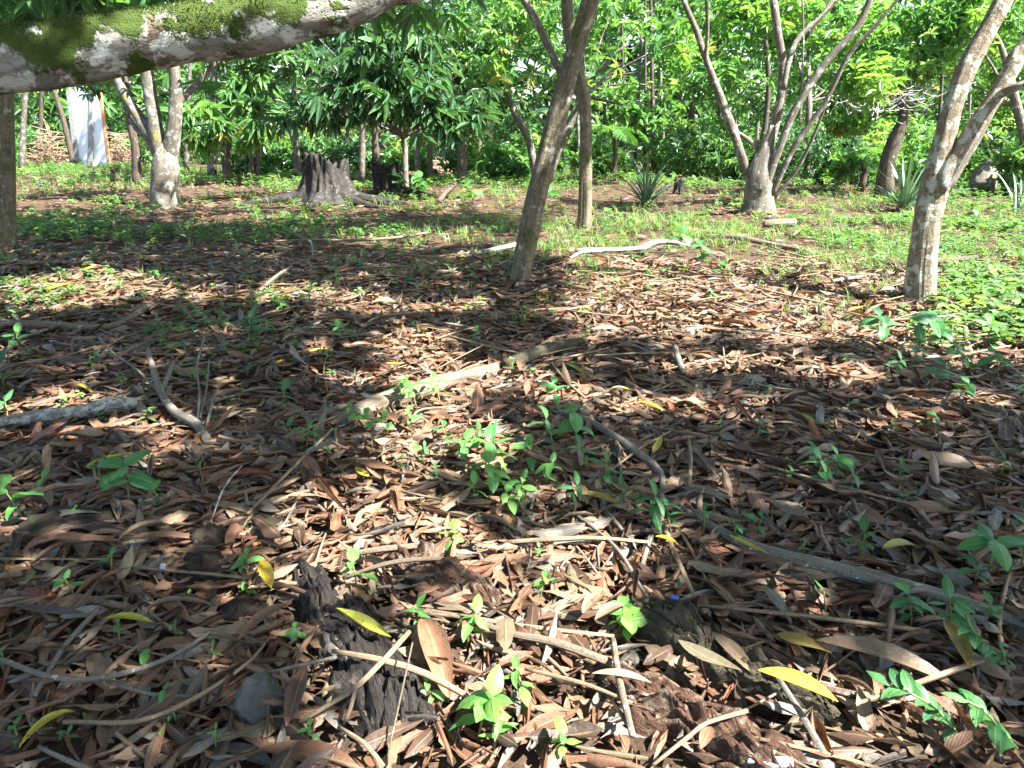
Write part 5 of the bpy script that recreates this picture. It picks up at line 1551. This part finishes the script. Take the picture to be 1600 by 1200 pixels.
def spray(label, path, leaf_px, tone):
    """arching stem with leaflets on both sides"""
    g = [G(x, y, z) for x, y, z in path]
    o = empty('leafy_spray', (g[0][0], g[0][1], float(hgt(g[0][0], g[0][1]))))
    tag(o, label, 'plant')
    L = smooth_line([(*p_, .003) for p_ in g], .02)
    tube_obj('stem', [(*p_, .003) for p_ in g], M_STEM, o, seg=5, step=.04)
    n_ = 7
    for k in range(n_):
        i = int((.18 + .8 * k / (n_ - 1)) * (len(L) - 1))
        c0, t_ = L[i][:3], L[min(i + 1, len(L) - 1)][:3] - L[max(i - 1, 0)][:3]
        az = math.atan2(t_[1], t_[0]) - math.pi / 2
        S = leaf_px * axial(c0) / FPX
        for sg in ((-1, 1) if k < n_ - 1 else (0,)):
            c = bpy.data.objects.new('leaf', LIB['oval'][max(0, min(5, tone + random.choice((-1, 0, 1))))])
            link(c, o)
            c.location = Vector(c0) - o.location
            c.rotation_euler = (Matrix.Rotation(az + sg * random.uniform(.7, 1.2), 3, 'Z') @ Matrix.Rotation(random.uniform(-.1, .5), 3, 'X') @ Matrix.Rotation(sg * .3, 3, 'Y')).to_euler()
            c.scale = (S,) * 3


spray('glossy leaf spray with paired leaves in the shaded bottom corner', [(1500, 1150, .05), (1465, 1110, .12), (1425, 1085, .15), (1380, 1068, .14)], 44, 1)
spray('glossy leaf spray rising beside the paired-leaf spray', [(1590, 1170, .05), (1555, 1130, .12), (1530, 1105, .16), (1495, 1090, .18)], 44, 2)
spray('thin leafy stem in the shaded corner above the leaf sprays', [(1570, 1040, .05), (1545, 1010, .12), (1520, 985, .17), (1510, 960, .2)], 40, 1)

# ------------------------------------------------------------------ single fallen leaves
def colour_word(r_):
    return ('dark brown' if r_ < .14 else 'reddish brown' if r_ < .36 else 'light brown' if r_ < .6 else 'olive brown' if r_ < .74 else 'greyish' if r_ < .86 else 'tan' if r_ < .96 else 'rusty red')


LM = {}


def leaf_mesh(ti, r_):
    b_ = min(9, int(r_ * 10))
    if (ti, b_) not in LM:
        v, q, u = LT[ti]
        LM[(ti, b_)] = mesh('fallen_leaf', v, q, u, (b_ + .5) / 10, M_LITTER)
    return LM[(ti, b_)]


for i, (R_, T_, r_, x, y, s_) in enumerate(leaf_pick):
    ti = i % 16
    o = bpy.data.objects.new('fallen_leaf', leaf_mesh(ti, r_))
    M4 = Matrix.Identity(4)
    for a in range(3):
        for b_ in range(3):
            M4[a][b_] = float(R_[a][b_])
        M4[a][3] = float(T_[a])
    M4[2][3] += .012
    o.matrix_world = M4
    link(o)
    tag(o, f"{'long' if s_ > .20 else 'short' if s_ < .15 else 'mid-sized'} {'rolled' if abs(LROLL[ti]) > 1.3 else 'open'} {colour_word((min(9, int(r_ * 10)) + .5) / 10)} leaf {where(x, y)}", 'leaf', 'single dry leaves on top of the litter')


def laid_leaf(label, x1, y1, x2, y2, wd, r_, mat, lift=.07, roll=.5, curl=-.15, twist=.2, z2=0.0, widest=.5):
    a, b = G(x1, y1, lift), G(x2, y2, lift + z2)
    dv = b - a
    L = np.linalg.norm(dv)
    wd = min(.6, wd * math.hypot(x2 - x1, y2 - y1) * axial(a) / FPX / L)
    v, q, u = leaf(8, 4, width=wd, roll=roll, curl=curl, twist=twist, widest=widest)
    v = v * L
    o = bpy.data.objects.new('fallen_leaf', mesh('fallen_leaf', v, q, u, r_, mat))
    o.location = [float(c) for c in a]
    o.rotation_euler = (math.asin(max(-1, min(1, dv[2] / L))), 0, math.atan2(dv[1], dv[0]) - math.pi / 2)
    link(o)
    return tag(o, label, 'leaf')


YL = [('bright yellow fallen leaf lying over the mossy log', 1185, 1047, 1312, 1090, .30, .1, .17), ('curled yellow leaf standing up left of the charred block', 408, 875, 424, 918, .55, .05, .12), ('green and yellow leaf lying on the charred block', 525, 950, 612, 1000, .30, .7, .12),
      ('long yellow-green leaf at the near left corner', 30, 1168, 118, 1092, .20, .55, .08), ('yellow-green leaf lying level near the soil mound', 158, 968, 240, 965, .24, .6, .08), ('olive yellow leaf below the white lichen log', 132, 730, 215, 704, .22, .6, .06), ('yellow leaf right below the forked grey branch', 236, 734, 302, 728, .28, .35, .07),
      ('yellow leaf behind the forked branch pointing up', 424, 574, 462, 556, .24, .2, .06), ('half green yellow leaf behind the half-buried log', 472, 552, 520, 546, .26, .7, .06), ('small yellow leaf in the sunny patch', 603, 567, 632, 571, .3, .05, .06), ('yellow leaf lying against the half-buried log', 606, 612, 640, 607, .34, .3, .07),
      ('yellow leaf curled in front of the seedlings', 556, 728, 577, 750, .5, .45, .10), ('thin yellow-green leaf at the side of the half-buried log', 503, 622, 535, 613, .2, .5, .05), ('pale yellow leaf among the seedlings', 690, 778, 728, 770, .4, .3, .07), ('orange yellow leaf in the shaded litter below the curved branch', 900, 772, 975, 784, .28, .9, .07),
      ('small bright yellow leaf behind the long brown twig', 1024, 838, 1062, 848, .3, .02, .08), ('yellow-edged leaf right of the long brown twig', 1140, 836, 1200, 868, .18, .45, .08), ('upright yellow leaf beside the curved branch', 1020, 708, 1034, 686, .5, .4, .09), ('yellow leaf in the shaded litter behind the curved branch', 988, 629, 1040, 636, .22, .15, .06),
      ('olive leaf lying level behind the curved branch', 946, 610, 992, 605, .22, .75, .05), ('pale yellow leaf alone in the shaded litter', 1230, 640, 1280, 662, .26, .45, .06), ('tiny yellow leaf at the right of the shaded litter', 1545, 672, 1568, 668, .3, .3, .05), ('brown and yellow leaf in the shaded corner', 1215, 990, 1300, 1022, .34, .95, .07),
      ('orange brown leaf under the corner spray', 1475, 968, 1518, 1040, .40, .98, .10), ('bright yellow leaf in the left sunlit patch', 70, 452, 124, 444, .3, .05, .06), ('dull yellow leaf at the edge of the left sunlit patch', 126, 424, 150, 416, .34, .5, .07), ('yellow leaf near the small shaded bush', 322, 470, 350, 466, .3, .4, .06),
      ('yellow-green leaf beside the white lichen log', 110, 598, 150, 612, .2, .5, .05), ('yellow leaf in the sunny litter left of the forked trunk', 1325, 484, 1352, 480, .34, .1, .07), ('yellow leaf scrap left of the leaning trunk', 704, 416, 728, 412, .4, .55, .05), ('large pale green leaf lying near the long grey branch', 1378, 858, 1440, 846, .38, .75, .08),
      ('thin yellow leaf at the foot of the pale log', 640, 512, 668, 516, .24, .3, .05), ('half-green leaf hidden beside the mossy log end', 880, 568, 918, 584, .22, .72, .05)]
for (lab, x1, y1, x2, y2, wd, r_, lf) in YL:
    laid_leaf(lab, x1, y1, x2, y2, wd, r_, M_YELLOW, lf, roll=random.uniform(.6, 1.5), curl=random.uniform(-.5, .3), twist=random.uniform(-.9, .9))
BLS = [('big brown leaf standing on its stalk right of the charred block', 660, 965, 702, 1075, .42, .45, .09, 0.02), ('very long brown leaf lying level in the shaded corner', 1275, 1000, 1515, 1062, .20, .62, .08, 0), ('big curled brown leaf at the bottom edge', 405, 1170, 560, 1190, .30, .3, .07, 0), ('dark brown leaf standing beside the grey rock', 447, 1135, 478, 1035, .34, .2, .09, .02),
       ('dark reddish leaf arching at the near left', 20, 945, 135, 965, .20, .1, .09, 0), ('reddish leaf lying on the white lichen log', 45, 695, 105, 655, .26, .99, .08, 0), ('red-brown leaf curled before the white lichen log', 50, 682, 102, 680, .24, .99, .06, 0), ('brown leaf bending over the soil mound', 372, 1000, 455, 930, .26, .4, .10, .0),
       ('pair-like brown leaf standing in front of the mossy log', 1105, 985, 1180, 1045, .28, .62, .09, 0), ('olive brown leaf lying along the mossy log', 1060, 1000, 1160, 1058, .26, .70, .12, 0), ('round brown leaf standing above the long pale stick', 910, 958, 945, 920, .5, .5, .09, .04), ('wide brown leaf lying behind the mossy log', 930, 968, 978, 938, .42, .5, .10, .03),
       ('rusty leaf lying on the reddish rotten log', 1095, 1170, 1112, 1130, .5, .99, .13, 0), ('tan leaf bridging the long pale stick', 925, 1052, 1020, 1060, .22, .93, .10, 0), ('brown leaf lying over the half-buried log', 595, 642, 650, 678, .38, .25, .09, 0), ('reddish leaf lying in the light left of the small rotten log', 180, 850, 318, 828, .16, .3, .09, 0)]
for (lab, x1, y1, x2, y2, wd, r_, lf, z2) in BLS:
    laid_leaf(lab, x1, y1, x2, y2, wd, r_, M_LITTER, lf, roll=random.uniform(.5, 1.2), curl=random.uniform(-.4, .3), twist=random.uniform(-.7, .7), z2=z2)


# ------------------------------------------------------------------ look-alikes that still share words are told apart by their order across the picture
bpy.context.view_layer.update()
same = {}
for o in C.objects:
    if o.parent is None and o.get('group') and o.get('label'):
        same.setdefault(o['label'], []).append(o)
for lab, os_ in same.items():
    if len(os_) > 1:
        os_.sort(key=lambda o: proj(np.array(o.matrix_world.translation))[0][0])
        n_ = len(os_)
        names = ['leftmost'] + {2: [], 3: ['middle'], 4: ['second-from-left', 'second-from-right']}.get(n_, [f'{k + 1}th-from-left' for k in range(1, n_ - 1)]) + ['rightmost']
        for o, nm in zip(os_, names):
            o['label'] = nm + ' ' + lab
